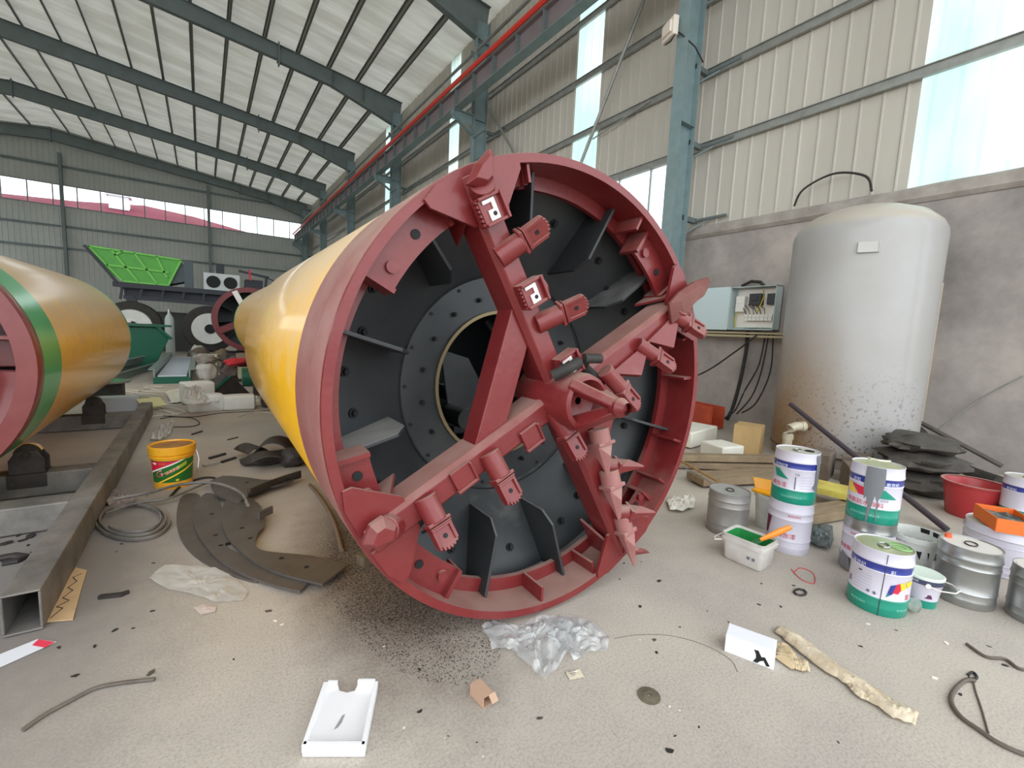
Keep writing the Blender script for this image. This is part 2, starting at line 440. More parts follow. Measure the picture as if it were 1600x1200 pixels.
# portal frames: tapered I columns and I rafters
def ibeam(mb, p, q, up, fw_, h0, h1, tf=0.018, tw=0.012):
    """I section from p to q; depth h0..h1 measured down from the line p-q along -up"""
    p = Vector(p); q = Vector(q); up = Vector(up).normalized(); n = (q - p).normalized(); a = n.cross(up).normalized()
    mb.bar(p - up * tf / 2, q - up * tf / 2, fw_, tf, up)
    mb.bar(p - up * (h0 - tf / 2), q - up * (h1 - tf / 2), fw_, tf, up)
    vs = [p, q, q - up * h1, p - up * h0]
    mb.add([v - a * tw / 2 for v in vs] + [v + a * tw / 2 for v in vs], [(0, 1, 2, 3), (7, 6, 5, 4), (0, 4, 5, 1), (1, 5, 6, 2), (2, 6, 7, 3), (3, 7, 4, 0)])
FY = [-2.1, 6.17, 14.7, 23.1, 31.5, 39.8, 47.8]
ordn = ['behind the camera', 'nearest, with a flood lamp on its column', 'second', 'third', 'fourth', 'fifth', 'last, against the far gable']
frame0 = None
for i, y in enumerate(FY):
    if frame0 is None:
        t = thing('portal_frame', '', 'steel frame', (8.25, y, 0), 0, 'portal frames of the hall')
        c = MB()
        c.box((-0.24, 0, 6.1), (0.02, 0.26, 12.2)); c.box((0.24, 0, 6.1), (0.02, 0.26, 12.2)); c.box((0, 0, 6.1), (0.47, 0.014, 12.2))
        for z in (3.0, 6.0, 8.95, 11.5): c.box((0, 0, z), (0.46, 0.24, 0.015))
        c.build('column', m_steelblue, t, smooth=0)
        r = MB()
        def P(x): return Vector((x - 8.25, 0, roofz(x) - 0.22))
        r_up = Vector((SL, 0, 1)).normalized()
        ibeam(r, P(8.5), P(5.2), r_up, 0.24, 1.25, 0.68); ibeam(r, P(5.2), P(3.0), r_up, 0.24, 0.68, 0.68)
        ibeam(r, P(3.0), P(RIDGE_X), r_up, 0.22, 0.6, 0.8)
        r.box(P(3.0) - Vector((0, 0, 0.36)), (0.05, 0.28, 0.9)); r.box(P(RIDGE_X) - Vector((0, 0, 0.4)), (0.05, 0.26, 1.0))
        for x in (6.6, 5.2): r.box(P(x) - Vector((0, 0, 0.4)), (0.014, 0.22, 0.66))
        r.build('rafter', m_raft, t, smooth=0)
        r2 = MB(); up2 = Vector((-SL, 0, 1)).normalized()
        ibeam(r2, P(RIDGE_X), P(-17), up2, 0.22, 0.8, 0.6); r2.build('rafter', m_raft, t, smooth=0)
        frame0 = t
    else: t = dup(frame0, (8.25, y, 0))
    t['label'] = 'grey steel portal frame of the hall, ' + ordn[i]
# wind posts of the far gable
for k, x in enumerate((-8.4, 0.67)):
    b = MB(); b.box((0, 0, 6.6), (0.2, 0.02, 13.2 - k * .7)); b.box((0, -.2, 6.6), (0.2, 0.02, 13.2 - k * .7)); b.box((0, -.1, 6.6), (0.02, 0.2, 13.2 - k * .7))
    tag(b.build('gable_post', m_raft, loc=(x, YF - 0.18, 0), smooth=0), ('left grey steel post of the far gable wall, under the ridge', 'right grey steel post of the far gable wall')[k], 'post', 'posts of the far wall')
# purlins
px = [7.62 - 1.285 * i for i in range(13)]
for i, x in enumerate(px + [RIDGE_X - 1.0]):
    b = MB(); b.box((0, 22.2, -0.1), (0.02, 51.5, 0.2)); b.box((0.035, 22.2, -0.195), (0.07, 51.5, 0.012)); b.box((-0.035, 22.2, -0.006), (0.07, 51.5, 0.012))
    o = b.build('roof_purlin', m_purlin, loc=(x, 0, roofz(x)), smooth=0)
    tag(o, '%s roof purlin counted from the eave of the right wall' % ORD[i], 'purlin', 'purlins under the roof sheets')
# eave strut tubes
for i in range(len(FY) - 1):
    b = MB(); b.cyl((8.0, FY[i] + .14, 11.15), (8.0, FY[i + 1] - .14, 11.15), 0.055, n=10)
    b.box((8.0, FY[i] + .145, 11.15), (.2, .02, .2)); b.box((8.0, FY[i + 1] - .145, 11.15), (.2, .02, .2))
    tag(b.build('eave_tube', m_zinc), 'pale steel tube joining the columns below the roof, bay %s' % ('zero behind the camera', 'nearest the camera', 'second', 'third', 'fourth', 'at the far wall')[i], 'tube', 'eave tubes')
# struts between the near column and the wall rails
for col_y, who in ((6.17, 'nearest'), (14.7, 'second'), (23.1, 'third')):
    for z, lv in ((4.2, 'at the coping'), (5.72, 'at the lowest rail'), (7.2, 'at the second rail'), (8.68, 'at the third rail')):
        b = MB(); b.bar((8.48, col_y, z), (8.96, col_y - .0, z), 0.1, 0.1); b.bar((8.9, col_y - 0.05, z), (8.9, col_y - 0.75, z - .0), .05, .05)
        b.bar((8.5, col_y, z - 0.35), (8.92, col_y - 0.3, z - .05), .04, .04)
        tag(b.build('girt_bracket', m_raft, smooth=0), 'dark short bracket behind the %s column %s' % (who, lv), 'bracket', 'brackets behind the columns')
# crossed bracing rods
def rod(name, p, q, r, m, label, cat):
    b = MB(); b.cyl(p, q, r, n=10); return tag(b.build(name, m), label, cat)
rod('wall_brace', (8.7, 6.4, 12.0), (8.7, 10.9, 4.3), 0.045, m_zinc, 'pale diagonal brace pipe crossing the white wall strip beside the nearest column', 'brace')
rod('wall_brace', (8.75, 14.9, 9.6), (8.75, 12.0, 6.3), 0.045, m_zinc, 'pale diagonal brace pipe starting at the second column behind the crane beam', 'brace')
rod('loose_rod', (8.877, 7.6, 7.20), (8.877, 9.5, 6.93), 0.018, m_zinc, 'thin steel rod leaning on the second wall rail beside the nearest column', 'rod')

# crane runway
cr = thing('crane_beam', 'long steel crane runway beam along the right columns', 'crane beam', (7.35, 20, 9.08))
b = MB(); b.box((0, 0, 0.30), (0.012, 55, 0.58)); b.box((0, 0, 0.6), (0.26, 55, 0.02))
b.build('beam', mat('crane_beam_paint', (142, 128, 132), 0.55, 0, (124, 114, 116), 2, .4), cr, smooth=0)
b = MB(); b.box((0, 0, 0.01), (0.3, 55, 0.02)); b.build('bottom_flange', m_steelblue, cr, smooth=0)  # paler than the web: light bounced off the floor put into the colour
b = MB(); b.box((0, 0, 0.65), (0.07, 55, 0.08)); b.build('rail', m_dkmetal, cr, smooth=0)
s0 = MB(); s0.box((-0.07, 0, 0.3), (0.12, 0.05, 0.56)); s0.box((0.07, 0, 0.3), (0.12, 0.05, 0.56))
st = s0.build('web_stiffener', m_raft, cr, smooth=0, loc=(0, -27, 0))
k = 1
while -27 + k * 1.2 < 27.3:
    c = st.copy(); COL.objects.link(c); c.parent = cr; c.location = (0, -27 + k * 1.2, 0); k += 1
b = MB(); b.box((7.16, 20, 9.80), (0.06, 55, 0.09)); b.box((7.16, 20, 9.73), (0.04, 55, 0.05))
tag(b.build('conductor_bar', mat('signal_red', (222, 40, 34), 0.45, 0, (206, 60, 40), 2, .3), smooth=0), 'bright red power conductor bar running along the crane beam', 'conductor bar')
for i, y in enumerate(FY[1:]):
    b = MB(); b.box((7.58, y, 9.06), (0.8, 0.24, 0.02)); b.box((7.58, y, 8.9), (0.78, 0.014, .3)); b.box((7.2, y, 8.98), (0.02, .24, .15))
    b.bar((7.25, y, 8.85), (7.97, y, 8.45), .2, .02)
    tag(b.build('crane_bracket', m_steelblue, smooth=0), 'steel bracket carrying the crane beam on the %s column' % ('nearest', 'second', 'third', 'fourth', 'fifth', 'farthest')[i], 'bracket', 'brackets of the crane beam')
# ladder rungs seen beside the second to fourth columns: cable rungs on the column
for i, y in enumerate(FY[2:5]):
    b = MB()
    for z in (6.6, 7.5, 8.3): b.bar((7.98, y - .1, z), (7.98, y - .95, z), .03, .03)
    b.bar((7.98, y - .5, 6.2), (7.98, y - .5, 8.9), .03, .03)
    tag(b.build('cable_bracket', m_raft, smooth=0), 'thin dark cable support frame beside the %s column' % ('second', 'third', 'fourth')[i], 'bracket', 'cable supports')

# flood lamp on the near column
fl_ = thing('flood_lamp', 'white square flood lamp fixed on the nearest column', 'lamp', (7.93, 6.42, 7.75), math.radians(-20))
b = MB(); b.box((0, 0, 0.05), (0.12, 0.40, 0.36)); b.box((-0.08, 0, 0.05), (0.05, 0.3, 0.22)); b.build('lamp_housing', mat('lamp_cream', (236, 224, 210), 0.4), fl_, bevel=0.015)
b = MB()
for k in range(6): b.box((0.075, -0.13 + 0.052 * k, 0.05), (0.03, 0.01, 0.24))
b.build('cooling_fins', MATS['lamp_cream'], fl_)
b = MB(); b.tube([(0, .17, 0), (0.0, .19, -.12), (0.02, 0, -.16), (0, -.19, -.12), (0, -.17, 0)], 0.012); b.build('bracket', m_dkmetal, fl_)
b = MB(); b.tube([(7.95, 6.3, 7.75), (7.97, 6.15, 7.6), (8.2, 6.0, 7.4), (8.5, 6.0, 7.22)], 0.014); tag(b.build('lamp_cable', m_rubber), 'black cable running from the flood lamp across the nearest column', 'cable')

# the neighbour's hall seen through the far glazing
nb = thing('neighbour_hall', 'hall with a pink-red roof seen through the far strip window', 'building', (-6, 75, 0))
b = MB(); m_nroof = mat('neighbour_red_roof', (150, 58, 78), 0.7)
RP = [(-22, 13.4, 15.4), (-16, 13.4, 15.7), (-7.4, 13.4, 16.2), (-.4, 13.4, 17.0), (5.3, 13.4, 16.5), (13.1, 13.4, 15.2), (20, 13.4, 14.2)]
for i in range(len(RP) - 1):
    (x0, z0, t0), (x1, z1, t1) = RP[i], RP[i + 1]; b.add([(x0, 0, z0), (x1, 0, z1), (x1, 9, t1), (x0, 9, t0)], [(0, 1, 2, 3)]); b.build('roof', m_nroof, nb, smooth=0)
b = MB(); b.box((3, 5, 6.6), (34, 9, 13.2)); b.build('wall', m_cladfar, nb, smooth=0)
b = MB(); b.box((-2.6, 5, 16.0), (2.0, 1.6, 1.7)); b.box((-2.6, 5, 16.9), (2.5, 2.0, 0.2)); b.build('roof_vent', mat('vent_white', (224, 222, 226), 0.6), nb, smooth=0)
gd = MB(); gd.box((0, 100, -0.3), (300, 300, 0.1)); tag(gd.build('yard_ground', mat('yard_grey', (150, 148, 142), 0.9)), 'grey yard ground outside the hall', 'ground', kind='structure')

# ================================================================ the boring machine in the middle
ZC = 1.263
MO = Vector((1.602, 1.828, 0)); MAZ = -0.01
def mp(x, y, w):
    """a point seen at (x, y), at depth w behind the machine's front plane, in the machine's own frame about its axis"""
    d = rr * (x - 800) + dd * (y - 600) + ff * FPX
    U = Vector((math.cos(MAZ), math.sin(MAZ), 0)); W = Vector((-math.sin(MAZ), math.cos(MAZ), 0))
    O = MO + Vector((0, 0, ZC)); c0 = Vector((0, 0, CAM_H))
    t = (O + W * w - c0).dot(W) / d.dot(W); P = c0 + d * t - O
    return Vector((P.dot(U), w, P.z))
def pol(r, deg, w): return Vector((r * math.cos(math.radians(deg)), w, r * math.sin(math.radians(deg))))

mc = thing('tunnel_boring_machine', 'large red and yellow tunnel boring machine with a four-armed red cutting head', 'tunnel boring machine', MO, MAZ)
LZ = (0, 0, ZC)
RO = 1.233
b = MB()   # red front shield: outer skin, front lip, inner band and step ring
b.lathe([(RO - .004, 0.0), (RO, 0.01), (RO, 0.26), (RO - .012, 0.262), (RO - .012, 0.276), (RO - 0.002, 0.278), (RO - .002, 0.63), (RO - 0.02, 0.64)], 128, axis='Y', mis=[0] + [1] * 6)
b.lathe([(RO - .004, 0.0), (1.188, 0.0), (1.188, 0.21), (1.115, 0.215), (1.115, 0.25), (1.19, 0.255)][::-1], 128, axis='Y')
sh = b.build('front_shield', [m_red, m_redfloor], mc, smooth=30, loc=LZ)
b = MB(); b.lathe([(RO - 0.02, 0.63), (RO - .004, 0.66), (RO - .004, 4.60), (RO - 0.03, 4.66), (RO - 0.1, 4.66)], 128, axis='Y')
b.build('rear_shell', m_yellow, mc, smooth=30, loc=LZ)
b = MB(); b.lathe([(RO - .003, 0.665), (RO - .001, 0.667), (RO - .001, 0.70), (RO - .003, 0.702)], 96, axis='Y')
b = MB(); b.lathe([(RO - 0.1, 4.66), (0.3, 4.60), (0.02, 4.60)], 64, axis='Y'); b.build('rear_bulkhead', m_dark, mc, smooth=30, loc=LZ)
b = MB()   # crushing chamber
b.lathe([(1.19, 0.24), (1.19, 0.36), (0.70, 0.60), (0.685, 0.615), (0.47, 0.62), (0.455, 0.64), (0.455, 0.72)][::-1], 96, axis='Y')
ch = b.build('crushing_chamber', m_dark, mc, smooth=25, loc=LZ)
b = MB(); b.lathe([(0.475, 0.612), (0.475, 0.60), (0.455, 0.60), (0.45, 0.63)][::-1], 72, axis='Y'); b.build('opening_ring', mat('brass_worn_edge', (132, 116, 84), 0.45, 0.4), mc, loc=LZ)
b = MB(); b.lathe([(0.455, 0.72), (0.9, 0.74), (0.9, 1.7), (0.02, 1.7)][::-1], 64, axis='Y'); b.build('inner_chamber', mat('deep_grey', (46, 50, 54), 0.5), mc, loc=LZ)
# bolts
def bolt_mb(r):
    q = MB(); q.cyl((0, 0, 0), (0, -0.012, 0), r * 1.5, n=16); q.cyl((0, -0.012, 0), (0, -0.03, 0), r, n=6); return q
b0 = bolt_mb(0.017).build('bolt', m_black, mc)
cone_n = Vector((0, -1, 0))
def place_bolt(src, r, deg, w, tilt, first=False):
    c = src if first else src.copy()
    if not first: COL.objects.link(c); c.parent = mc
    p = pol(r, deg, w); c.location = (p.x, p.y, p.z + ZC)
    # tilt the head towards the axis
    ax = Vector((-math.cos(math.radians(deg)) * math.sin(tilt), -math.cos(tilt), -math.sin(math.radians(deg)) * math.sin(tilt)))
    c.rotation_mode = 'QUATERNION'; c.rotation_quaternion = Vector((0, -1, 0)).rotation_difference(ax)
for i in range(30): place_bolt(b0, 1.0 if i % 2 else 1.05, 6 + 12 * i, 0.453 if i % 2 else 0.43, 0.46, i == 0)
b1 = bolt_mb(0.010).build('bolt', m_black, mc)
for i in range(18): place_bolt(b1, 0.56, 10 + 20 * i, 0.615, 0, i == 0)
b2 = MB(); b2.cyl((0, 0, 0), (0, -0.004, 0), 0.010, n=12); b2 = b2.build('bolt_hole', m_black, mc)
for i in range(18): place_bolt(b2, 0.66, 20 * i, 0.612, 0, i == 0)
# thin seam ring between cone and flat plate
b = MB(); b.tube([pol(0.70, a, 0.598) for a in range(0, 360, 5)], 0.004, 6, closed=True); b.build('weld_seam', m_black, mc, loc=LZ)
# mixing vanes on the cone
for k, a in enumerate((133, 164.5, 192, 223, 253, 281, 312, 345, 42, 68, 98)):
    er = pol(1, a, 0); ey = Vector((0, 1, 0)); et = er.cross(ey)
    q = MB(); tw = 0.02
    poly = [(1.185, 0.14), (0.86, 0.20), (0.79, 0.30), (0.79, 0.56), (1.185, 0.40)]
    q.prism(poly, (0, 0, 0), er, ey, 0.018)
    q.build('mixing_vane', m_dark, mc, smooth=0, loc=LZ, bevel=0.003)
# step ring ribs
for a in (18, 4, -18, -33, -92, -72, 104, 62):
    q = MB(); q.box((1.145, 0.115, 0), (0.085, 0.19, 0.016)); R = Matrix.Rotation(-math.radians(a), 3, 'Y')
    q.v = [tuple(R @ Vector(v)) for v in q.v]
    q.build('rim_rib', m_red, mc, smooth=0, loc=LZ)
# arc-shaped overcut segments flanking the arms
def segment(a0, a1, end=None, rin=1.04):
    q = MB(); A0, A1 = math.radians(a0), math.radians(a1)
    q.lathe([(rin, 0.09), (1.19, 0.09), (1.19, 0.115), (rin, 0.115), (rin, 0.09)][::-1], 16, axis='Y', a0=A0, a1=A1)
    for e in (a0, a1):
        R = Matrix.Rotation(-math.radians(e), 3, 'Y'); t = MB(); t.box(((rin + 1.19) / 2, 0.13, 0), (1.19 - rin, 0.14, 0.022)); q.add([R @ Vector(v) for v in t.v], t.f)
    o = q.build('overcut_segment', m_red, mc, smooth=25, loc=LZ)
    h = MB(); c = pol(1.11, a0 * 0.62 + a1 * .38, 0.088); h.cyl(c, c + Vector((0, -0.004, 0)), 0.022, n=20); h.build('bolt_hole', m_black, o)
    h = MB(); c = pol(1.10, a0 * 0.2 + a1 * .8, 0.092); h.cyl(c, c + Vector((0, -0.02, 0)), 0.028, n=24); h.build('boss', m_red, o)
segment(129, 152); segment(36, 56); segment(192, 204); segment(219, 238); segment(-48, -40, rin=1.07); segment(104, 112, rin=1.10)

# cutting arms
def arm_frame(deg):
    er = pol(1, deg, 0); et = pol(1, deg + 90, 0); return er, et
ARMS = {}
for nm, deg in (('A', 120.5), ('B', 209.5), ('C', 30), ('D', -59)):
    er, et = arm_frame(deg)
    q = MB()
    # section: front face towards the viewer with chamfered flanks, swept along the radius
    sec = [(-0.072, 0.15), (-0.072, -0.005), (-0.05, -0.035), (0.05, -0.035), (0.072, -0.005), (0.072, 0.15)]
    vs = []
    for r in (0.08, 1.19):
        for t, w in sec: vs.append(er * r + et * t + Vector((0, w, 0)))
    n = len(sec)
    q.add(vs, [tuple(range(n)), tuple(range(n, 2 * n))[::-1]] + [(i, n + i, n + (i + 1) % n, (i + 1) % n) for i in range(n)])
    m = m_redfloor if nm in 'C' else m_red
    ARMS[nm] = q.build('cutting_arm', m_red, mc, smooth=0, loc=LZ, bevel=0.006)
    for s in (1, -1):   # gussets from the arm to the rim
        q = MB(); q.prism([(1.21, .05 * s), (1.205, .19 * s), (1.17, .27 * s), (1.13, .26 * s), (0.98, .09 * s), (0.98, .05 * s)], (0, -0.005, 0), er, et, 0.02)
        q.build('gusset', m_red, ARMS[nm], smooth=0)
    for s in (1, -1):
        q = MB(); q.prism([(1.19, -0.01), (1.19, .2), (0.93, .2), (1.04, -0.01)], et * 0.1 * s, er, Vector((0, 1, 0)), 0.016)
        q.build('gusset', m_red, ARMS[nm], smooth=0)
# square braces between neighbouring arms
for a, c in ((120.5, 209.5), (30, -59)):
    q = MB(); q.bar(pol(0.53, a, 0.075), pol(0.53, c, 0.075), 0.15, 0.135, up=(0, 1, 0)); q.build('arm_brace', m_red, mc, smooth=0, loc=LZ, bevel=0.006)

# hub with a three-ribbed nose
b = MB(); b.lathe([(0.02, 0.2), (0.165, 0.2), (0.165, 0.02), (0.15, -0.02), (0.15, -0.16), (0.14, -0.2), (0.12, -0.21), (0.09, -0.15), (0.02, -0.13)][::-1], 40, axis='Y')
hub = b.build('hub', m_red, mc, smooth=40, loc=LZ)
b = MB(); ap = Vector((0.005, -0.43, 0.01))
for a in (135, 250, 15):
    p0 = pol(0.12, a, -0.17); b.bar(p0, ap, 0.062, 0.085, up=(0, 1, 0.01), w2=0.05, h2=0.055)
b.lathe([(0.03, -0.46), (0.05, -0.42), (0.045, -0.38)], 12, (0.005, 0, 0.01), axis='Y')
b.build('nose_rib', m_red, hub, smooth=30, bevel=0.012)

# cutters ------------------------------------------------
def cutter(arm, base, tip, r=0.052, wd=0.105, nrm=(0, -1, 0), white=False):
    base = Vector(base); tip = Vector(tip); d = (tip - base); L_ = d.length; d.normalize()
    n = Vector(nrm); n = (n - d * n.dot(d)).normalized(); a = d.cross(n)
    s = MB(); s.cyl(base - d * 0.03, base + d * (L_ * 0.45), r * 1.02, r * 0.98, 22)
    s.bar(base + d * (L_ * 0.42), base + d * (L_ * 0.50), wd * 1.12, 0.075, up=n)
    s.bar(base + d * (L_ * 0.52), base + d * (L_ * 0.56), wd * 1.06, 0.068, up=n)
    so = s.build('cutter_socket', m_red, arm, smooth=35, bevel=0.004)
    o = base + d * (L_ * 0.55); l = L_ * 0.45; h = wd / 2
    out = [(0, -h), (l - .02, -h)]
    k = 6
    for i in range(k):
        y0 = -h + wd * i / k; bul = 0.022 * (1 - ((i + .5) / k * 2 - 1) ** 2)
        out += [(l - .012 + bul, y0), (l + bul, y0 + wd / k * .3), (l + bul, y0 + wd / k * .7)]
    out += [(l - .02, h), (0, h)]
    t = MB(); t.prism(out, o, d, a, 0.034)
    for sd in (-1, 1): t.bar(o + a * sd * (h - .008) + n * 0.02, o + d * l * 0.92 + a * sd * (h - .008) + n * 0.017, 0.016, 0.018, up=n)
    t.bar(o + a * -h + n * .02 + d * .006, o + a * h + n * .02 + d * .006, 0.014, 0.02, up=n)
    bl = t.build('cutter_blade', m_red, so, smooth=0, bevel=0.002)
    hq = MB(); c = o + d * l * .55 + n * 0.017; hq.cyl(c, c + n * 0.003, 0.011, n=14)
    hq.build('bolt_hole', m_black, so)
    return so
def on(arm, x, y, w): return mp(x, y, w)
A, B_, C_, D_ = ARMS['A'], ARMS['B'], ARMS['C'], ARMS['D']
cutter(A, mp(786, 398, -0.03), mp(850, 352, -0.12), nrm=(.2, -1, -.1))
cutter(A, mp(846, 503, -0.03), mp(912, 474, -0.12), nrm=(.2, -1, -.1))
cutter(B_, mp(870, 650, -0.05), mp(906, 712, -0.13), nrm=(.1, -1, .2))
cutter(B_, mp(768, 716, -0.05), mp(802, 780, -0.13), nrm=(.1, -1, .2))
cutter(B_, mp(668, 786, -0.05), mp(700, 850, -0.13), nrm=(.1, -1, .2))
cutter(hub, mp(950, 585, -0.16), mp(994, 634, -0.2), nrm=(.3, -1, .2), r=.045, wd=.095)
cutter(C_, mp(1002, 542, -0.05), mp(1050, 574, -0.14), nrm=(.3, -1, .3), r=.045, wd=.1)
cutter(C_, mp(1052, 492, -0.05), mp(1098, 520, -0.14), nrm=(.3, -1, .3), r=.045, wd=.1)
# triangular backing plates under the right arm's cutters
for (p, q_, r_) in (((952, 585), (1014, 532), (1000, 588)), ((1010, 535), (1062, 482), (1050, 545))):
    t = MB(); P0, P1, P2 = mp(*p, -0.04), mp(*q_, -0.04), mp(*r_, -0.10)
    nn = (P1 - P0).cross(P2 - P0).normalized() * 0.02
    t.add([P0 - nn, P1 - nn, P2 - nn, P0 + nn, P1 + nn, P2 + nn], [(0, 2, 1), (3, 4, 5), (0, 1, 4, 3), (1, 2, 5, 4), (2, 0, 3, 5)])
    t.build('backing_plate', m_red, C_, smooth=0, bevel=0.003)

def scraper(arm, x, y, deg, white=True, w=-0.035):
    """square holder with a toothed insert, lying on the arm"""
    c = mp(x, y, w); er, et = arm_frame(deg); f = Vector((0, -1, 0))
    q = MB(); q.bar(c - er * 0.062 + f * .03, c + er * 0.062 + f * .03, 0.13, 0.06, up=f)
    for s in (-1, 1): q.bar(c + er * s * .056 - et * .06 + f * .065, c + er * s * .056 + et * .065 + f * .065, 0.014, 0.02, up=f)
    q.bar(c - er * .062 - et * .058 + f * .068, c + er * .062 - et * .058 + f * .068, 0.016, 0.026, up=f)
    q.cyl(c - et * .075 + f * .03 - er * .0, c - et * .055 + f * .03, .05, n=24)
    o = q.build('scraper_holder', m_red, arm, smooth=30, bevel=0.003)
    if white:
        q = MB(); q.prism([(-.045, -.02), (.045, -.02), (.045, .045), (.03, .045), (.03, -.0), (.0, -.0), (.0, .03), (-.045, .03)], c + f * .064 + et * 0.002, er, et, .006)
        q.build('insert', m_white, o, smooth=0)
        q = MB(); h = c + f * .067 - er * .02 + et * .004; q.cyl(h, h + f * .003, .010, n=12); q.build('bolt_hole', m_black, o)
    q = MB()
    for k in range(6): p = c + er * (-.05 + .02 * k) + et * .068 + f * .045; q.box(p, (.012, .02, .012))
    q.build('tooth_row', m_red, o, smooth=0)
scraper(A, 760, 330, 120.5); scraper(A, 824, 458, 120.5); scraper(A, 880, 568, 120.5)
# flat worn pads on the lower-left arm
for x, y in ((828, 682), (722, 744)):
    c = mp(x, y, -0.035); er, et = arm_frame(209.5); q = MB()
    q.bar(c - er * .055 + Vector((0, -.012, 0)), c + er * .055 + Vector((0, -.012, 0)), .11, .02, up=(0, -1, 0))
    q.bar(c - er * .06 + et * .05 + Vector((0, -.02, 0)), c + er * .06 + et * .05 + Vector((0, -.02, 0)), .012, .03, up=(0, -1, 0))
    q.bar(c - er * .055 + et * .05 + Vector((0, -.02, 0)), c - er * .055 - et * .05 + Vector((0, -.02, 0)), .012, .03, up=(0, -1, 0))
    q.build('wear_pad', m_red, B_, smooth=0, bevel=.003)

def claw(arm, base, tip, r=0.055, wide=0.1, thick=0.05, m=None, wn=(0, -1, 0)):
    base = Vector(base); tip = Vector(tip); d = tip - base; L_ = d.length; d.normalize()
    n = Vector(wn); n = (n - d * n.dot(d)).normalized(); a = d.cross(n)
    q = MB(); q.cyl(base - d * .02, base + d * L_ * .26, r, r * 1.0, 20)
    q.bar(base + d * L_ * .22, base + d * L_ * .30, wide * 1.1, thick * 1.7, up=n)
    o = q.build('cutter_socket', m or m_red, arm, smooth=35, bevel=.004)
    q = MB(); s = base + d * L_ * .28
    V_ = [s + a * wide / 2 + n * thick / 2, s - a * wide / 2 + n * thick / 2, s - a * wide / 2 - n * thick / 2, s + a * wide / 2 - n * thick / 2,
          s + d * L_ * .28 + n * thick * .9, s + d * L_ * .72 + a * .012, s + d * L_ * .72 - a * .012, s + d * L_ * .72 - n * .012]
    q.add(V_, [(0, 1, 2, 3), (0, 4, 1), (0, 5, 4), (4, 5, 6), (4, 6, 1), (1, 6, 7, 2), (3, 2, 7), (3, 7, 5, 0), (5, 7, 6)])
    q.build('cutter_tip', m or m_red, o, smooth=0, bevel=.003)
    return o
def ripper(arm, pxs, w, th, sock, m=None, tilt=0.0):
    """pointed ripping tooth: its outline as a thick bevelled plate on a round socket"""
    P = [mp(x, y, w) for x, y in pxs]; c = sum(P, Vector()) / len(P)
    so = MB(); so.cyl(mp(sock[0], sock[1], 0.0), c + (mp(sock[0], sock[1], w) - c) * .45, .062, .056, 22); so = so.build('cutter_socket', m_red, arm, smooth=35, bevel=.004)
    q = MB(); k = len(P); inner = [c + (p - c) * .62 + Vector((0, -th, 0)) for p in P]; back = [p + Vector((0, th * .6, 0)) for p in P]
    q.add(back + P + inner, [tuple(range(k))[::-1], tuple(range(2 * k, 3 * k))] + [(i, (i + 1) % k, k + (i + 1) % k, k + i) for i in range(k)] + [(k + i, k + (i + 1) % k, 2 * k + (i + 1) % k, 2 * k + i) for i in range(k)])
    q.build('cutter_tip', m or m_red, so, smooth=0, bevel=.003)
ripper(A, [(729, 288), (744, 256), (764, 232), (771, 237), (770, 282), (758, 294), (742, 290)], -.09, .035, (752, 306))
ripper(C_, [(1046, 474), (1062, 456), (1085, 440), (1107, 433), (1111, 441), (1101, 461), (1086, 472), (1074, 484), (1068, 500), (1050, 506)], -.08, .03, (1045, 500), m=mat('worn_red_brown', (98, 40, 36), .55, 0, (120, 72, 60), 6, .5))
ripper(B_, [(566, 852), (578, 822), (598, 808), (622, 816), (621, 836), (600, 848), (576, 858)], -.08, .045, (612, 822))
claw(D_, mp(936, 676, -0.10), mp(950, 742, -0.16), r=.058, wide=.11, thick=.06, m=m_redfloor)
claw(D_, mp(952, 740, -0.08), mp(968, 812, -0.14), r=.058, wide=.11, thick=.06, m=m_redfloor)
claw(D_, mp(972, 810, -0.06), mp(992, 884, -0.12), r=.052, wide=.1, thick=.055, m=m_redfloor)
claw(D_, mp(948, 728, -0.06), mp(1006, 728, -0.14), r=.045, wide=.09, thick=.05, wn=(0, -.3, 1))
claw(D_, mp(966, 800, -0.06), mp(1024, 800, -0.14), r=.045, wide=.09, thick=.05, wn=(0, -.3, 1))
claw(D_, mp(975, 858, -0.02), mp(1014, 862, -0.03), r=.03, wide=.07, thick=.03, wn=(0, -.3, 1))

# what shows through the round opening: rotor plates, cross beams, motor
inn = MB()
P = [mp(x, y, 0.66) for x, y in ((689, 546), (732, 560), (752, 600), (764, 646), (700, 630))]
nn = Vector((0, .02, 0)); k = len(P)
inn.add([p for p in P] + [p + nn for p in P], [tuple(range(k)), tuple(range(k, 2 * k))[::-1]] + [(i, k + i, k + (i + 1) % k, (i + 1) % k) for i in range(k)])
inn.build('rotor_plate', m_dark, mc, smooth=0, loc=LZ)
for (p, q_, h, nm) in (((690, 612), (1000, 600), .10, 'cross_beam'), ((690, 640), (1010, 655), .04, 'cross_beam'), ((700, 668), (1000, 640), .05, 'cross_beam')):
    t = MB(); a_ = mp(*p, 1.15); b_ = mp(*q_, 1.15); t.bar(a_, b_, .2, h, up=(0, 0, 1)); t.build(nm, m_dark, mc, smooth=0, loc=LZ)
t = MB(); t.cyl(mp(731, 655, .85), mp(731, 655, .85) + Vector((0, .3, 0)), .075, n=28); t.build('motor', m_dark, mc, loc=LZ)
t = MB(); t.tube([mp(760, 500, .95), mp(800, 560, .9), mp(820, 560, 1.0), mp(850, 590, 1.0)], .03); t.build('hose', m_black, mc, loc=LZ)

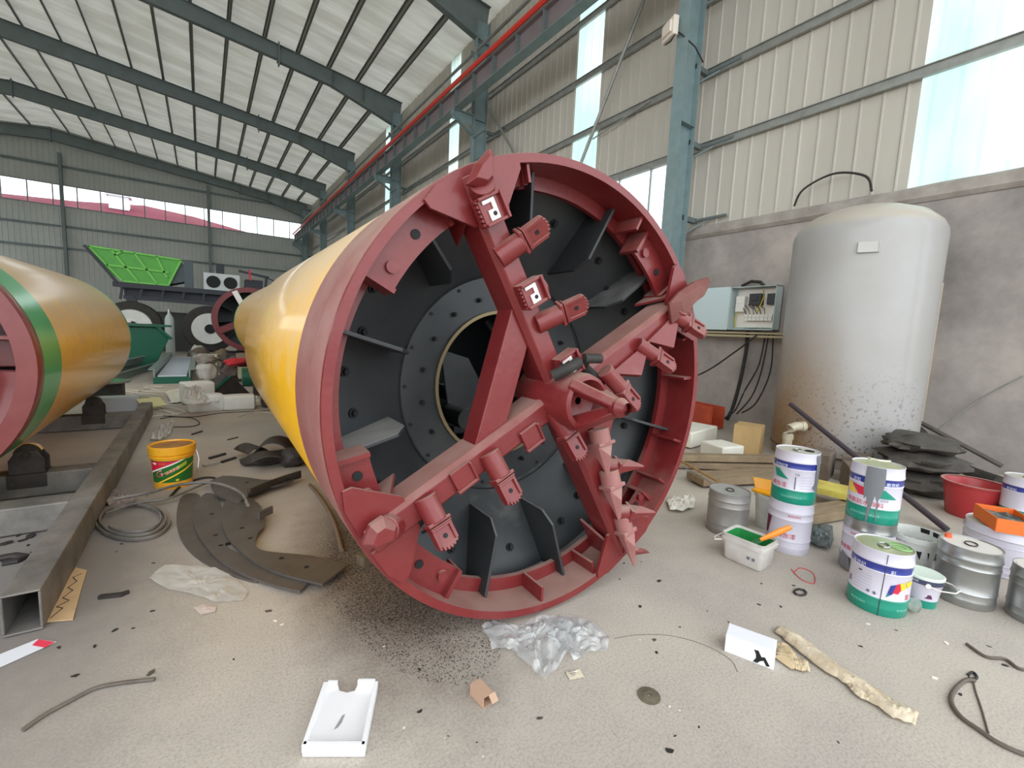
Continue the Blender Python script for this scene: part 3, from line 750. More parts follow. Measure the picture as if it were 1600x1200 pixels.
# black rubber strap thrown over the hub
b = MB(); pts_ = [mp(898, 574, -.28), mp(910, 568, -.28), mp(925, 574, -.29), mp(938, 570, -.30), mp(944, 582, -.30), mp(956, 596, -.32)]
def w3(p): return Vector((MO.x + p.x * math.cos(MAZ) - p.y * math.sin(MAZ), MO.y + p.x * math.sin(MAZ) + p.y * math.cos(MAZ), p.z + ZC))
hp = [pol(.2, a, -.10 - .06 * math.sin(i * 1.3)) for i, a in enumerate((140, 118, 96, 74, 52, 30))]
b.tube([w3(p) for p in hp], [.03, .028, .032, .03, .026, .02], 8, flat=.9)
hp = [pol(.21, a, -.04 - .05 * math.cos(i * 2)) for i, a in enumerate((120, 100, 80, 62))]
b.tube([w3(p) for p in hp], [.02, .03, .03, .02], 8)
p5 = w3(pol(.235, 70, -.1)); b.cyl(p5 - Vector((.05, .02, 0)), p5 + Vector((.06, -.03, .0)), .026, n=14)
tag(b.build('rubber_strap', m_rubber, smooth=50), 'black rubber strap bundled on top of the cutting head hub', 'strap')
# wooden chock under the machine
b = MB(); b.box((0, 0, 0.035), (0.3, 0.09, 0.07)); tag(b.build('chock', mat('old_timber', (112, 98, 76), 0.8, 0, (84, 72, 56), 9, .5, stretch=(1, 6, 1)), loc=gp(592, 872, 0), rz=.3, bevel=.004), 'wooden chock wedged under the red front rim', 'chock')

# ================================================================ second shield on the left, on its roller stand
lf = thing('tunnel_shield', 'yellow shield tube with green bands and red front ring resting on rollers', 'tunnel shield', (-1.946, 4.483, 0))
L2 = (0, 0, 1.2); R2 = 0.98; LN = 5.086
b = MB(); b.lathe([(R2 - .004, 0.0), (R2, .01), (R2, .15), (R2 - .003, .16)], 96, axis='Y'); b.lathe([(R2 - .004, 0), (.87, 0), (.86, .2)][::-1], 96, axis='Y')
b.build('front_ring', mat('ring_red_paint', (112, 40, 42), .4, 0, (128, 62, 60), 3, .5, coat=.3, dust=((168, 138, 126), .7, .75, 1.35)), lf, loc=L2)
b = MB(); b.lathe([(R2 - .002, .16), (R2 - .002, .60), (R2 - .002, .66)], 96, axis='Y', mis=[0, 0]); b.build('green_band', m_green, lf, loc=L2); b = MB(); b.lathe([(R2 - .002, LN - .14), (R2 - .002, LN), (R2 - .1, LN), (.05, LN)], 96, axis='Y')
b.build('green_band', m_green, lf, loc=L2)
b = MB(); b.lathe([(R2 - .002, .66), (R2 - .002, LN - .14)], 96, axis='Y'); b.build('shell', m_yellow, lf, loc=L2)
b = MB(); b.lathe([(.86, .2), (.86, .42), (.03, .42)][::-1], 64, axis='Y'); b.build('bulkhead', mat('dark_maroon', (60, 30, 32), .6), lf, loc=L2)
b = MB(); b.lathe([(.86, .1), (.72, .14), (.66, .2), (.66, .24), (.86, .24)][::-1], 40, axis='Y', a0=-1.4, a1=-.05); b.build('lower_web', MATS['ring_red_paint'], lf, loc=L2)
b = MB(); b.lathe([(.02, .05), (.42, .05), (.44, .08), (.44, .46)][::-1], 48, (.26, 0, -.12), axis='Y'); bh = b.build('gear_housing', mat('slate_paint', (62, 76, 92), .4), lf, loc=L2)
for a in range(0, 360, 45):
    c = Vector((.26 + .35 * math.cos(math.radians(a)), .05, -.12 + .35 * math.sin(math.radians(a)))); q = MB(); q.cyl(c, c - Vector((0, .04, 0)), .035, n=16); q.cyl(c - Vector((0, .04, 0)), c - Vector((0, .05, 0)), .02, n=6); q.build('bolt', m_black, bh)
for z in (.20, .45): b = MB(); b.box((.76, .2, z), (.2, .3, .022)); b.build('stiffener', MATS['ring_red_paint'], lf, loc=L2, smooth=0)
b = MB(); b.box((.72, .3, .08), (.2, .1, .2)); b.build('bracket', MATS['ring_red_paint'], lf, loc=L2, bevel=.01)

# orange-filled bottle on top of the left shield
bo = thing('drink_bottle', 'clear bottle of orange liquid standing on top of the left yellow shield', 'bottle', (-1.98, 5.15, 2.178))
b = MB(); b.lathe([(.0, .0), (.05, .0), (.055, .02), (.055, .13), (.045, .17), (.02, .2)], 20); b.build('bottle_body', mat('orange_liquid', (238, 96, 48), .25, 0, (240, 150, 110), 12, .4, coat=.5), bo)
b = MB(); b.lathe([(.02, .2), (.024, .2), (.024, .24), (0, .24)], 16); b.build('cap', m_white, bo)
b = MB(); b.lathe([(.056, .06), (.0565, .07), (.0565, .11), (.056, .12)], 20); b.build('wrapper', m_white, bo)

# roller stand
rs = thing('roller_stand', 'dusty square-tube floor frame with rollers under the left shield', 'roller stand', (-1.95, 3.03, 0))
def hollow(mb, p, q, w, h, t=.012):
    p = Vector(p); q = Vector(q); n = (q - p).normalized(); a = n.cross(Vector((0, 0, 1))).normalized(); u = Vector((0, 0, 1))
    for o, ww, hh in ((u * (h / 2 - t / 2), w, t), (-u * (h / 2 - t / 2), w, t), (a * (w / 2 - t / 2), t, h - 2 * t), (-a * (w / 2 - t / 2), t, h - 2 * t)):
        mb.bar(p + o, q + o, ww, hh)
for x in (1.175, -1.175):
    b = MB(); hollow(b, (x, 0, .112), (x, 6.1, .112), .145, .215); b.build('side_tube', m_tube, rs, smooth=0, bevel=.008)
for y in (1.52, 2.42, 5.25):
    b = MB(); b.bar((-1.1, y, .108), (1.1, y, .108), .2, .2); b.build('cross_tube', m_tube, rs, smooth=0, bevel=.01)
for y in (2.42, 5.25):
    for s in (1, -1):
        q = MB()
        for e in (-.075, .075):
            q.prism([(-.11, 0), (.11, 0), (.11, .12), (.06, .2), (-.06, .2), (-.11, .12)], (s * .68, y + e, .208), (1, 0, 0), (0, 0, 1), .014)
        q.box((s * .68, y, .15), (.24, .22, .12)); br = q.build('roller_bracket', m_dkmetal, rs, smooth=0, bevel=.004)
        q = MB(); q.cyl((s * .68, y - .06, .37), (s * .68, y + .06, .37), .083, n=32); q.cyl((s * .68, y - .11, .37), (s * .68, y + .11, .37), .03, n=16); q.build('roller', m_rubber, br)
q = MB(); q.lathe([(.088, -.03), (.091, -.028), (.091, .028), (.088, .03)], 32, (.68, 2.42, .37), axis='Y', a0=.3, a1=2.6); q.build('yellow_smear', m_yellow, rs)

# loose iron scraps inside the frame (countable pieces)
m_scrap = mat('burnt_scrap', (44, 42, 42), .7, .3, (66, 60, 56), 12, .4)
def scrap(x, y, s, nm='iron_scrap', lab='', z=0.0, m=None, grp='iron scraps on the floor by the roller stand', pos=None):
    p = pos or gp(x, y, z); q = MB(); n = random.randint(5, 7); poly = []
    for i in range(n):
        a = 2 * PI * i / n + random.uniform(-.2, .2); r = s * random.uniform(.6, 1.2); poly.append((r * math.cos(a), r * .55 * math.sin(a)))
    th = s * .22; q.prism(poly, (0, 0, th / 2), (1, 0, 0), (0, 1, 0), th)
    return tag(q.build(nm, m or m_scrap, loc=p, rz=random.uniform(0, PI), smooth=0), lab, 'scrap', grp)
IS0 = len(COL.objects)
for (x, y, s) in ((62, 828, .04), (20, 830, .05), (95, 826, .03), (50, 838, .05), (70, 846, .03), (35, 845, .03), (80, 835, .025), (10, 850, .05), (54, 864, .03), (90, 820, .02), (28, 838, .02), (44, 852, .02), (75, 822, .03)):
    scrap(x, y, s)
def name_by_side(objs, tmpl, cat):
    """labels that count the things from the left of the view"""
    def sx(o): p = o.location - Vector((0, 0, CAM_H)); return p.dot(rr) / p.dot(ff)
    for i, o in enumerate(sorted(objs, key=sx)): o['label'] = (tmpl % ORD[i]) if i else tmpl.replace('%s from the left of the', 'leftmost of the'); o['category'] = cat
name_by_side([o for o in COL.objects if o.name.startswith('iron_scrap')], '%s from the left of the burnt iron scraps lying inside the tube frame', 'scrap')
b = MB(); b.tube([gp(0, 872, .02), gp(22, 868, .03), (gp(38, 870, .02)), gp(28, 876, .01), gp(5, 880, .01)], .02, 8, flat=1.4); tag(b.build('bent_scrap', m_scrap), 'bent curled iron offcut inside the tube frame at the left edge', 'scrap')

# ================================================================ right side: tank, cabinet, paint cans
m_tank = mat('tank_white_paint', (172, 170, 170), 0.36, 0, (163, 159, 154), 1.2, .3, coat=.2)
def tank_material():
    m = m_tank; nt = m.node_tree; N = nt.nodes; L = nt.links; b = N['Principled BSDF']
    src = b.inputs['Base Color'].links[0].from_socket
    tc = N.new('ShaderNodeTexCoord'); sp = N.new('ShaderNodeSeparateXYZ'); L.new(tc.outputs['Object'], sp.inputs[0])
    no = N.new('ShaderNodeTexNoise'); no.inputs['Scale'].default_value = 2.5; no.inputs['Detail'].default_value = 8; L.new(tc.outputs['Object'], no.inputs[0])
    def mrange(sock, a, c, lo=0, hi=1):
        r = N.new('ShaderNodeMapRange'); r.inputs['From Min'].default_value = a; r.inputs['From Max'].default_value = c
        r.inputs['To Min'].default_value = lo; r.inputs['To Max'].default_value = hi; L.new(sock, r.inputs['Value']); return r.outputs[0]
    def math_(op, a, c):
        q = N.new('ShaderNodeMath'); q.operation = op
        for i, v in enumerate((a, c)):
            if isinstance(v, (int, float)): q.inputs[i].default_value = v
            else: L.new(v, q.inputs[i])
        return q.outputs[0]
    def mix(f, a, col):
        x = N.new('ShaderNodeMix'); x.data_type = 'RGBA'; L.new(f, x.inputs[0]); L.new(a, x.inputs[6]); x.inputs[7].default_value = srgb(col) + (1,); return x.outputs[2]
    # rusty stain rising from the foot, strongest on the side of the outlet pipe
    h = mrange(math_('ADD', sp.outputs['Z'], math_('MULTIPLY', no.outputs['Fac'], 1.2)), 0.9, 2.7, 1, 0)
    side = mrange(math_('ADD', math_('MULTIPLY', sp.outputs['Y'], 0.9), math_('MULTIPLY', sp.outputs['X'], -0.5)), 0.0, 0.75)
    f = math_('MULTIPLY', math_('MULTIPLY', h, side), 0.95)
    c = mix(f, src, (150, 112, 66))
    n2 = N.new('ShaderNodeTexNoise'); n2.inputs['Scale'].default_value = 26; n2.inputs['Detail'].default_value = 3; L.new(tc.outputs['Object'], n2.inputs[0])
    sp2 = mrange(n2.outputs['Fac'], 0.60, 0.64); low = mrange(sp.outputs['Z'], 0.2, 1.5, .9, 0)
    c = mix(math_('MULTIPLY', sp2, low), c, (98, 78, 60))
    dust = mrange(sp.outputs['Z'], 3.18, 3.26); c = mix(math_('MULTIPLY', dust, .75), c, (186, 176, 160))
    L.new(c, b.inputs['Base Color'])
tank_material()
tk = thing('storage_tank', 'tall white cylindrical tank with domed top and rusty foot against the right wall', 'tank', (7.64, 2.55, 0))
TR = .856
b = MB(); b.lathe([(0, 0), (TR - .02, 0), (TR - .02, .14), (TR, .15), (TR, 3.1), (TR - .01, 3.17), (TR - .06, 3.27), (TR - .2, 3.40), (TR - .45, 3.50), (0.02, 3.56)], 96); b.build('tank_shell', m_tank, tk, smooth=50)
b = MB(); b.lathe([(TR - .002, .135), (TR + .006, .14), (TR + .006, .155), (TR - .002, .16)], 96); b.build('foot_seam', mat('rust_brown', (104, 78, 54), .8), tk)
fa = math.atan2(-2.55, -7.64)
def on_tank(a, z, r=TR): return Vector((r * math.cos(a), r * math.sin(a), z))
a_ = fa + .22; b = MB(); b.box((0, 0, 0), (.02, .22, .13)); b.box((-.012, 0, -.06), (.01, .22, .012)); b.box((-.012, -.105, 0), (.01, .012, .13))
o = b.build('name_plate', mat('plate_white', (190, 188, 184), .5), tk, loc=on_tank(fa + .05, 2.86, TR + .012), bevel=.003); o.rotation_euler.z = fa + .05 + PI
b = MB(); p = on_tank(fa - .42, .52, TR - .05); q = on_tank(fa - .42, .52, TR + .12)
b.cyl(p, q, .05, n=20); b.build('outlet_stub', mat('rust_brown2', (110, 84, 62), .7), tk)
# outlet elbow in pale plastic
el = MB(); P0 = gp(1222, 688, .28); cpt = Vector((7.64, 2.55, 0)) + on_tank(fa - .42, .52, TR + .10)
pe = [cpt, cpt + Vector((-.10, .06, 0)), cpt + Vector((-.17, .10, -.03)), cpt + Vector((-.19, .11, -.10)), cpt + Vector((-.19, .11, -.52))]
el.tube(pe, [.058, .06, .064, .06, .052], 20); el.cyl(pe[3] + Vector((0, 0, -.02)), pe[3] + Vector((0, 0, -.08)), .068, n=20); el.cyl(pe[0], pe[0] + Vector((-.05, .03, 0)), .068, n=20)
tag(el.build('pipe_elbow', mat('pale_plastic_pipe', (214, 208, 188), .5, 0, (168, 152, 120), 14, .3)), 'pale plastic elbow pipe coming out of the foot of the white tank', 'pipe')

# electrical cabinet
m_cab = mat('cabinet_grey_green', (186, 200, 200), .4)
cb = thing('electrical_cabinet', 'open wall cabinet full of switches and wires between the machine and the tank', 'cabinet', (8.80, 4.1, 1.86))
b = MB(); W_, H_, D_p = .86, .82, .24
b.box((-.005, W_ / 2, H_ / 2), (.01, W_, H_)); b.box((-D_p / 2, W_ / 2, .006), (D_p, W_, .012)); b.box((-D_p / 2, W_ / 2, H_ - .006), (D_p, W_, .012))
b.box((-D_p / 2, .006, H_ / 2), (D_p, .012, H_)); b.box((-D_p / 2, W_ - .006, H_ / 2), (D_p, .012, H_)); b.build('cabinet_body', m_cab, cb, smooth=0)
b = MB(); b.box((-D_p - .01, W_ + .45, H_ / 2), (.02, .9, H_ + .02)); b.box((-D_p - .022, W_ + .45, H_ / 2), (.008, .84, H_ - .06)); b.build('cabinet_door', mat('door_pale_blue', (196, 212, 214), .35), cb, smooth=0, bevel=.004)
b = MB(); b.box((-.02, .42, .42), (.012, .78, .74)); b.build('mounting_plate', m_white, cb, smooth=0)
b = MB(); b.box((-.09, .70, .50), (.13, .17, .30)); b.box((-.16, .70, .56), (.01, .13, .1)); b.build('meter', mat('meter_white', (226, 224, 216), .5), cb, bevel=.006)
b = MB(); b.box((-.09, .42, .58), (.13, .22, .22)); b.box((-.16, .42, .60), (.02, .1, .08)); b.build('breaker', mat('breaker_black', (52, 52, 56), .5), cb, bevel=.006)
b = MB(); b.box((-.09, .12, .58), (.12, .16, .2)); b.build('breaker', MATS['breaker_black'], cb, bevel=.006)
for k in range(7):
    b = MB(); b.box((-.08, .12 + .075 * k, .24), (.1, .066, .12)); b.box((-.14, .12 + .075 * k, .25), (.02, .03, .03)); b.build('small_switch', MATS['meter_white'], cb, bevel=.004)
b = MB(); b.box((-.06, .36, .08), (.06, .6, .06)); b.build('terminal_strip', MATS['meter_white'], cb)
m_wy = mat('wire_yellow', (214, 196, 40), .5)
b = MB(); b.tube([(-.1, .30, .74), (-.16, .26, .60), (-.15, .32, .42), (-.1, .38, .32)], .012); b.build('yellow_wire', m_wy, cb)
b = MB(); b.tube([(-.08, .78, .38), (-.10, .80, .2), (-.08, .78, .04)], .01); b.build('yellow_wire', m_wy, cb)
for k in range(6):
    b = MB(); y = .22 + .07 * k; b.tube([(-.12, y + .12, .48), (-.16, y + .02 * (k % 3), .40), (-.12, y, .3)], .008); b.build('black_wire', m_rubber, cb)
b = MB(); b.tube([(-.1, .3, .82), (-.13, .36, .90), (-.1, .55, .93), (-.05, .75, .86)], .03); b.build('black_wire', m_rubber, cb)
b = MB(); b.box((8.62, 4.6, 1.80), (.3, 2.2, .03)); b.box((8.5, 4.6, 1.74), (.03, 2.2, .04)); tag(b.build('cabinet_shelf', mat('timber_pale', (176, 162, 130), .7), smooth=0), 'thin pale ledge bracket under the open electrical cabinet', 'shelf')
def cable(pts, r, lab, m=None, name='cable', grp=None):
    b = MB()
    P_ = [Vector(p) for p in pts]; out = []
    for i in range(len(P_) - 1):
        p0 = P_[max(i - 1, 0)]; p1 = P_[i]; p2 = P_[i + 1]; p3 = P_[min(i + 2, len(P_) - 1)]
        for k in range(6):
            t = k / 6; out.append(.5 * ((2 * p1) + (p2 - p0) * t + (2 * p0 - 5 * p1 + 4 * p2 - p3) * t * t + (3 * p1 - p0 - 3 * p2 + p3) * t ** 3))
    out.append(P_[-1]); b.tube(out, r, 8)
    return tag(b.build(name, m or m_rubber, smooth=60), lab, 'cable' if 'rod' not in name else 'rod', grp)
cable([(8.68, 4.62, 1.84), (8.72, 4.62, 1.5), (8.70, 4.66, .9), (8.68, 4.74, .35), (8.6, 4.8, .06)], .035, 'thick black cable hanging straight down from the electrical cabinet')
cable([(8.42, 4.3, 1.76), (8.40, 4.7, 1.4), (8.38, 5.3, .95), (8.36, 6.2, .55)], .016, 'thin black cable slanting left from the cabinet towards the machine')
cable([(8.7, 4.28, 1.78), (8.66, 4.32, 1.2), (8.6, 4.5, .7), (8.55, 4.62, .3), (8.5, 4.8, .1)], .014, 'left one of the loose cables drooping below the cabinet')
cable([(8.7, 4.22, 1.78), (8.66, 4.26, 1.1), (8.6, 4.36, .6), (8.58, 4.6, .22)], .014, 'middle one of the loose cables drooping below the cabinet')
cable([(8.7, 4.14, 1.78), (8.66, 4.10, 1.1), (8.6, 4.26, .5), (8.58, 4.5, .26)], .014, 'right one of the loose cables drooping below the cabinet')
cable([(8.85, 4.1, 4.1), (8.8, 3.95, 4.35), (8.8, 3.5, 4.5), (8.8, 3.05, 4.35), (8.84, 2.95, 4.1)], .018, 'black cable looping up over the coping of the wall above the tank')
cable([(8.76, 1.0, 1.35), (8.76, 1.35, 1.0), (8.7, 1.75, .45)], .010, 'thin pale wire slanting across the wall right of the tank', m=m_zinc, name='slanting_wire')
for q in (1.94,): 
    b = MB(); b.cyl((8.82, q, .35), (8.82, q, 2.6), .02, n=10); tag(b.build('wall_conduit', mat('conduit_cream', (190, 176, 150), .6)), 'thin cream conduit running up the wall behind the white tank', 'pipe')

# ---------- paint cans
m_lilac = mat('can_white_lilac', (216, 212, 224), .35, 0, (206, 200, 214), 5, .3, coat=.3)
m_blue = mat('can_blue', (46, 56, 140), .35, coat=.3); m_cgreen = mat('can_green', (18, 140, 116), .35, coat=.3)
m_gold = mat('lid_gold', (206, 202, 164), .3, .6, (176, 190, 140), 6, .4)
m_tin = mat('tin_silver', (176, 176, 174), .28, .75, (152, 152, 150), 4, .4)
m_cred = mat('print_red', (204, 40, 66), .5); m_cyel = mat('print_yellow', (238, 200, 50), .5); m_ctxt = mat('print_white', (236, 238, 246), .5)
m_cgrey = mat('spilt_grey_paint', (116, 118, 122), .5); m_ink = mat('print_grey', (110, 106, 122), .6)
RC, HC = .152, .40
ZK = HC / .37
def can_profile(R, H):
    z = lambda f: f * H
    pr = [(R * .96, 0), (R * .99, .006), (R * .99, z(.11)), (R * 1.0, z(.125)), (R * .985, z(.14)), (R * .985, z(.245)),
          (R * 1.012, z(.255)), (R * .99, z(.27)), (R * .99, z(.66)), (R * 1.012, z(.672)), (R * .99, z(.685)), (R * .99, z(.79)),
          (R * 1.01, z(.80)), (R * 1.022, z(.82)), (R * 1.0, z(.84)), (R * .975, z(.97)), (R * .99, z(.985)), (R * .985, z(1.0)), (R * .965, z(1.0)), (R * .955, z(.978))]
    return pr
def can(name, label, loc, colors, lid='handle', R=RC, H=HC, group='paint cans on the workshop floor', lidm=None, rz=None):
    """colors: materials [bottom band, middle, upper band, top]"""
    face = math.atan2(-loc[1], -loc[0]) if rz is None else rz
    t = thing(name, label, 'paint can', loc, face, group)
    pr = can_profile(R, H); mi = [0] * 7 + [1] * 3 + [2] * 2 + [3] * 7
    b = MB(); b.lathe(pr, 56, mis=mi); b.build('can_body', colors, t, smooth=40)
    b = MB(); b.lathe([(R * .955, H * .978), (R * .9, H * .975), (R * .88, H * .985), (0.001, H * .985)], 56); li = b.build('lid', lidm or m_gold, t, smooth=30)
    hz = H * .985
    if lid == 'handle':
        b = MB(); b.tube([(-.055, -.045, hz + .012), (-.02, -.06, hz + .03), (.03, -.045, hz + .036), (.05, 0, hz + .036), (.03, .045, hz + .036), (-.02, .06, hz + .03), (-.055, .045, hz + .012)], .007, 8); b.build('lid_handle', mat('handle_white', (226, 222, 200), .4), li)
    elif lid in ('hole', 'spout'):
        b = MB(); b.lathe([(.034, hz), (.034, hz + .004), (.026, hz + .004)], 24, (-.02, .075, 0)); b.lathe([(.026, .0), (.001, .0)], 24, (-.02, .075, hz + .0015)); b.build('spout_ring', m_black if lid == 'hole' else m_gold, li)
        b = MB(); b.tube([(.04 * math.cos(a) + .02, .04 * math.sin(a) * .7, hz + .006) for a in [k * PI / 6 for k in range(12)]], .005, 6, closed=True); b.build('lid_handle', m_tin, li)
    elif lid == 'flat':
        b = MB(); b.tube([(.045 * math.cos(a), .03 * math.sin(a), hz + .005) for a in [k * PI / 6 for k in range(12)]], .004, 6, closed=True); b.build('lid_handle', m_dkmetal, li)
    return t
def ctext(t, body, size, deg, z, m, R=RC, parent_name='lettering', off=.0022, shear=0):
    vs, fs, w = text_geo(body, size); q = MB(); wrap(q, vs, fs, R + off, math.radians(deg), z * ZK, shear=shear)
    return q.build(parent_name, m, t, smooth=0)
def cpatch(t, poly, m, R=RC, off=.0016, name='label_print'):
    """poly in (degrees, height)"""
    vs, fs = patch([(math.radians(a) * R, z * ZK) for a, z in poly]); q = MB(); wrap(q, vs, fs, R + off, 0, 0); return q.build(name, m, t, smooth=0)
WBL = [m_cgreen, m_lilac, m_blue, m_lilac]
# rear left stack: lilac can below, blue-banded can on top
def front(x, y, z=0, R=RC): p = gp(x, y, z); d = Vector((p.x, p.y, 0)); l = d.length; return p + d / l * R
lo1 = (3.80, 1.525, 0); lo2 = (3.93, 1.055, 0)
t = can('paint_can', 'lilac-grey paint can with red writing, bottom of the stack behind the square pail', lo1, [m_lilac] * 4, 'flat')
ctext(t, '新世纪漆业', .018, -5, .275, m_cred); ctext(t, '调合漆', .045, -30, .12, m_cred); cpatch(t, [(-75, .11), (-62, .11), (-52, .24), (-75, .24)], mat('print_maroon', (112, 34, 66), .5))
t = can('paint_can', 'banded can with a black spout hole in its lid, stacked on the lilac-grey can', (lo1[0], lo1[1], HC), WBL, 'hole', lidm=mat('lid_dusty', (178, 176, 160), .6))
ctext(t, '新世纪漆', .026, -58, .258, m_ctxt); ctext(t, '调合漆', .042, -64, .115, m_cred)
cpatch(t, [(-62, .235), (-44, .235), (-14, .172), (-52, .178)], m_cgreen); ctext(t, '新世纪涂料有限公司', .016, -30, .045, mat('print_pale_green', (150, 214, 196), .5))
ctext(t, 'XSJ', .022, 0, .21, m_ink); cpatch(t, [(1, .11), (4, .11), (4, .2), (1, .2)], m_ink)
for k in range(5): cpatch(t, [(16, .12 + .02 * k), (50, .12 + .02 * k), (50, .123 + .02 * k), (16, .123 + .02 * k)], mat('print_faint', (186, 182, 198), .6))
cpatch(t, [(57, .36), (75, .36), (75, .1), (62, .11), (50, .13), (60, .16)], m_cgrey, off=.006)
t = can('paint_can', 'pale scuffed paint can under the can with the round handle and grey spill', lo2, [m_tin, m_lilac, m_lilac, m_tin], 'flat')
ctext(t, '新世纪', .02, -40, .262, m_cred); ctext(t, '聚氨酯', .036, -72, .15, m_cred); cpatch(t, [(-70, .02), (-30, .03), (-36, .1), (-60, .13)], m_cgrey, off=.006)
t = can('paint_can', 'banded can with a round lid handle and grey paint spilt down its front', (lo2[0], lo2[1], HC), WBL, 'handle')
ctext(t, '彩虹', .028, -52, .258, m_ctxt); ctext(t, '新世纪', .028, 22, .258, m_ctxt)
ctext(t, '聚氨防水涂料', .040, -66, .112, m_cred)
cpatch(t, [(-72, .235), (-58, .235), (-38, .172), (-66, .172)], m_cyel); cpatch(t, [(-56, .236), (-24, .225), (-8, .172), (-34, .172)], m_cred); cpatch(t, [(14, .23), (22, .228), (52, .172), (10, .172)], m_cgreen)
ctext(t, '实色漆', .016, 14, .153, m_ink); ctext(t, '新世纪涂料有限公司', .020, -50, .045, MATS['print_pale_green'])
cpatch(t, [(-22, .368), (18, .368), (20, .27), (14, .18), (8, .15), (2, .19), (-2, .12), (-6, .05), (-8, .0), (-11, .0), (-11, .12), (-15, .18), (-20, .15), (-24, .24)], m_cgrey, off=.005)
cpatch(t, [(10, .2), (11, .02), (8.5, .02), (7, .2)], m_cgrey, off=.005)
# front can
t = can('paint_can', 'banded can standing in front on the floor, with a colour-fan print', (3.465, .845, 0), WBL, 'spout')
ctext(t, '新世纪', .030, -60, .255, m_ctxt); ctext(t, '彩', .028, 18, .255, m_ctxt); ctext(t, '新', .028, 66, .255, m_ctxt)
cpatch(t, [(16, .118), (22, .19), (33, .20), (30, .15)], m_blue); cpatch(t, [(33, .20), (40, .208), (44, .17), (38, .145), (30, .15), (26, .14)], m_cred); cpatch(t, [(40, .208), (50, .213), (56, .18), (46, .165), (44, .17)], m_cyel); cpatch(t, [(53, .213), (75, .22), (75, .19), (60, .18)], m_cyel); cpatch(t, [(16, .118), (19, .145), (22, .135)], m_cgreen)
ctext(t, '聚', .040, 56, .112, m_cred); ctext(t, '新世纪涂料', .018, -52, .045, MATS['print_pale_green']); ctext(t, '新世纪漆业', .016, 40, .045, MATS['print_pale_green'])
cpatch(t, [(5, .0), (6.5, .0), (10.5, .36), (9, .36)], mat('seam_dark', (70, 74, 78), .4, .5))
for k in range(6): cpatch(t, [(-52, .12 + .018 * k), (-12, .12 + .018 * k), (-12, .1225 + .018 * k), (-52, .1225 + .018 * k)], MATS['print_faint'])
for k in range(3): cpatch(t, [(-70, .13 + .012 * k), (-60, .13 + .012 * k), (-60, .138 + .012 * k), (-70, .138 + .012 * k)], m_ink)
cpatch(t, [(-20, .118), (-14, .118), (-14, .132), (-20, .132)], m_ink); cpatch(t, [(-6, .114), (-1, .12), (-4, .134), (-9, .128)], m_ink); cpatch(t, [(-42, .222), (-34, .222), (-34, .228), (-42, .228)], m_black)
b = MB(); b.lathe([(.001, 0), (.06, 0), (.055, .004)], 24, (-.03, .075, HC * .985 + .002)); b.build('green_smear', mat('smear_green', (140, 190, 120), .4), t)
# unlabelled tins
can('metal_drum', 'plain grey metal drum nearest the cutting head, with a dusty lid', (3.66, 1.95, 0), [mat('tin_dull', (166, 162, 158), .5, .4, (140, 136, 132), 5, .4)] * 4, 'flat', R=.162, H=.36, group='plain metal drums', lidm=mat('lid_grey', (170, 170, 164), .6, .2))
s1 = can('metal_drum', 'shiny silver drum with an orange cap on its lid, right of the small handled pail', (4.07, .56, 0), [m_tin] * 4, 'flat', H=.38, group='plain metal drums', lidm=mat('lid_chalky', (214, 208, 200), .6, .2))
b = MB(); b.cyl((-.03, -.11, .374), (-.03, -.11, .40), .02, .017, 20); b.build('cap', mat('cap_orange', (232, 96, 56), .4), s1)
can('metal_drum', 'shiny silver drum cut off by the right edge of the photo', (4.17, .235, 0), [m_tin] * 4, 'flat', H=.33, group='plain metal drums', lidm=MATS['lid_chalky'])
can('metal_drum', 'wide pale lilac drum behind the silver drums, with an orange box on its lid', (4.95, .50, 0), [m_lilac] * 4, 'spout', R=.24, H=.34, group='plain metal drums', lidm=MATS['lid_dusty'])
t = can('paint_can', 'blue-banded can at the right edge beside the red tub', (6.12, .56, .12), WBL, 'flat', lidm=MATS['lid_dusty']); ctext(t, '新世纪', .026, -50, .258, m_ctxt)
b = MB(); b.lathe([(.2, 0), (.19, .12), (.0, .12)], 30); tag(b.build('black_tub', m_rubber, loc=(6.12, .56, 0)), 'black tub base under the blue-banded can at the right edge', 'tub')
ob = thing('cardboard_tray', 'orange cardboard tray with scraps inside, standing on the wide lilac drum', 'box', (4.86, .52, .342), .5)
b = MB()
for c, d in (((0, 0, .004), (.34, .22, .008)), ((.17, 0, .05), (.006, .22, .1)), ((-.17, 0, .05), (.006, .22, .1)), ((0, .11, .05), (.34, .006, .1)), ((0, -.11, .05), (.34, .006, .1))): b.box(c, d)
b.build('tray', mat('orange_card', (236, 116, 44), .55), ob, smooth=0)
b = MB(); b.grid(10, 8, lambda u, v: ((u - .5) * .32, (v - .5) * .2, .06 + .04 * noise.noise(Vector((u * 5, v * 5, 3))))); b.build('paper_scrap', mat('scrap_grey', (120, 128, 124), .6, 0, (40, 46, 44), 10, .5), ob, smooth=0)

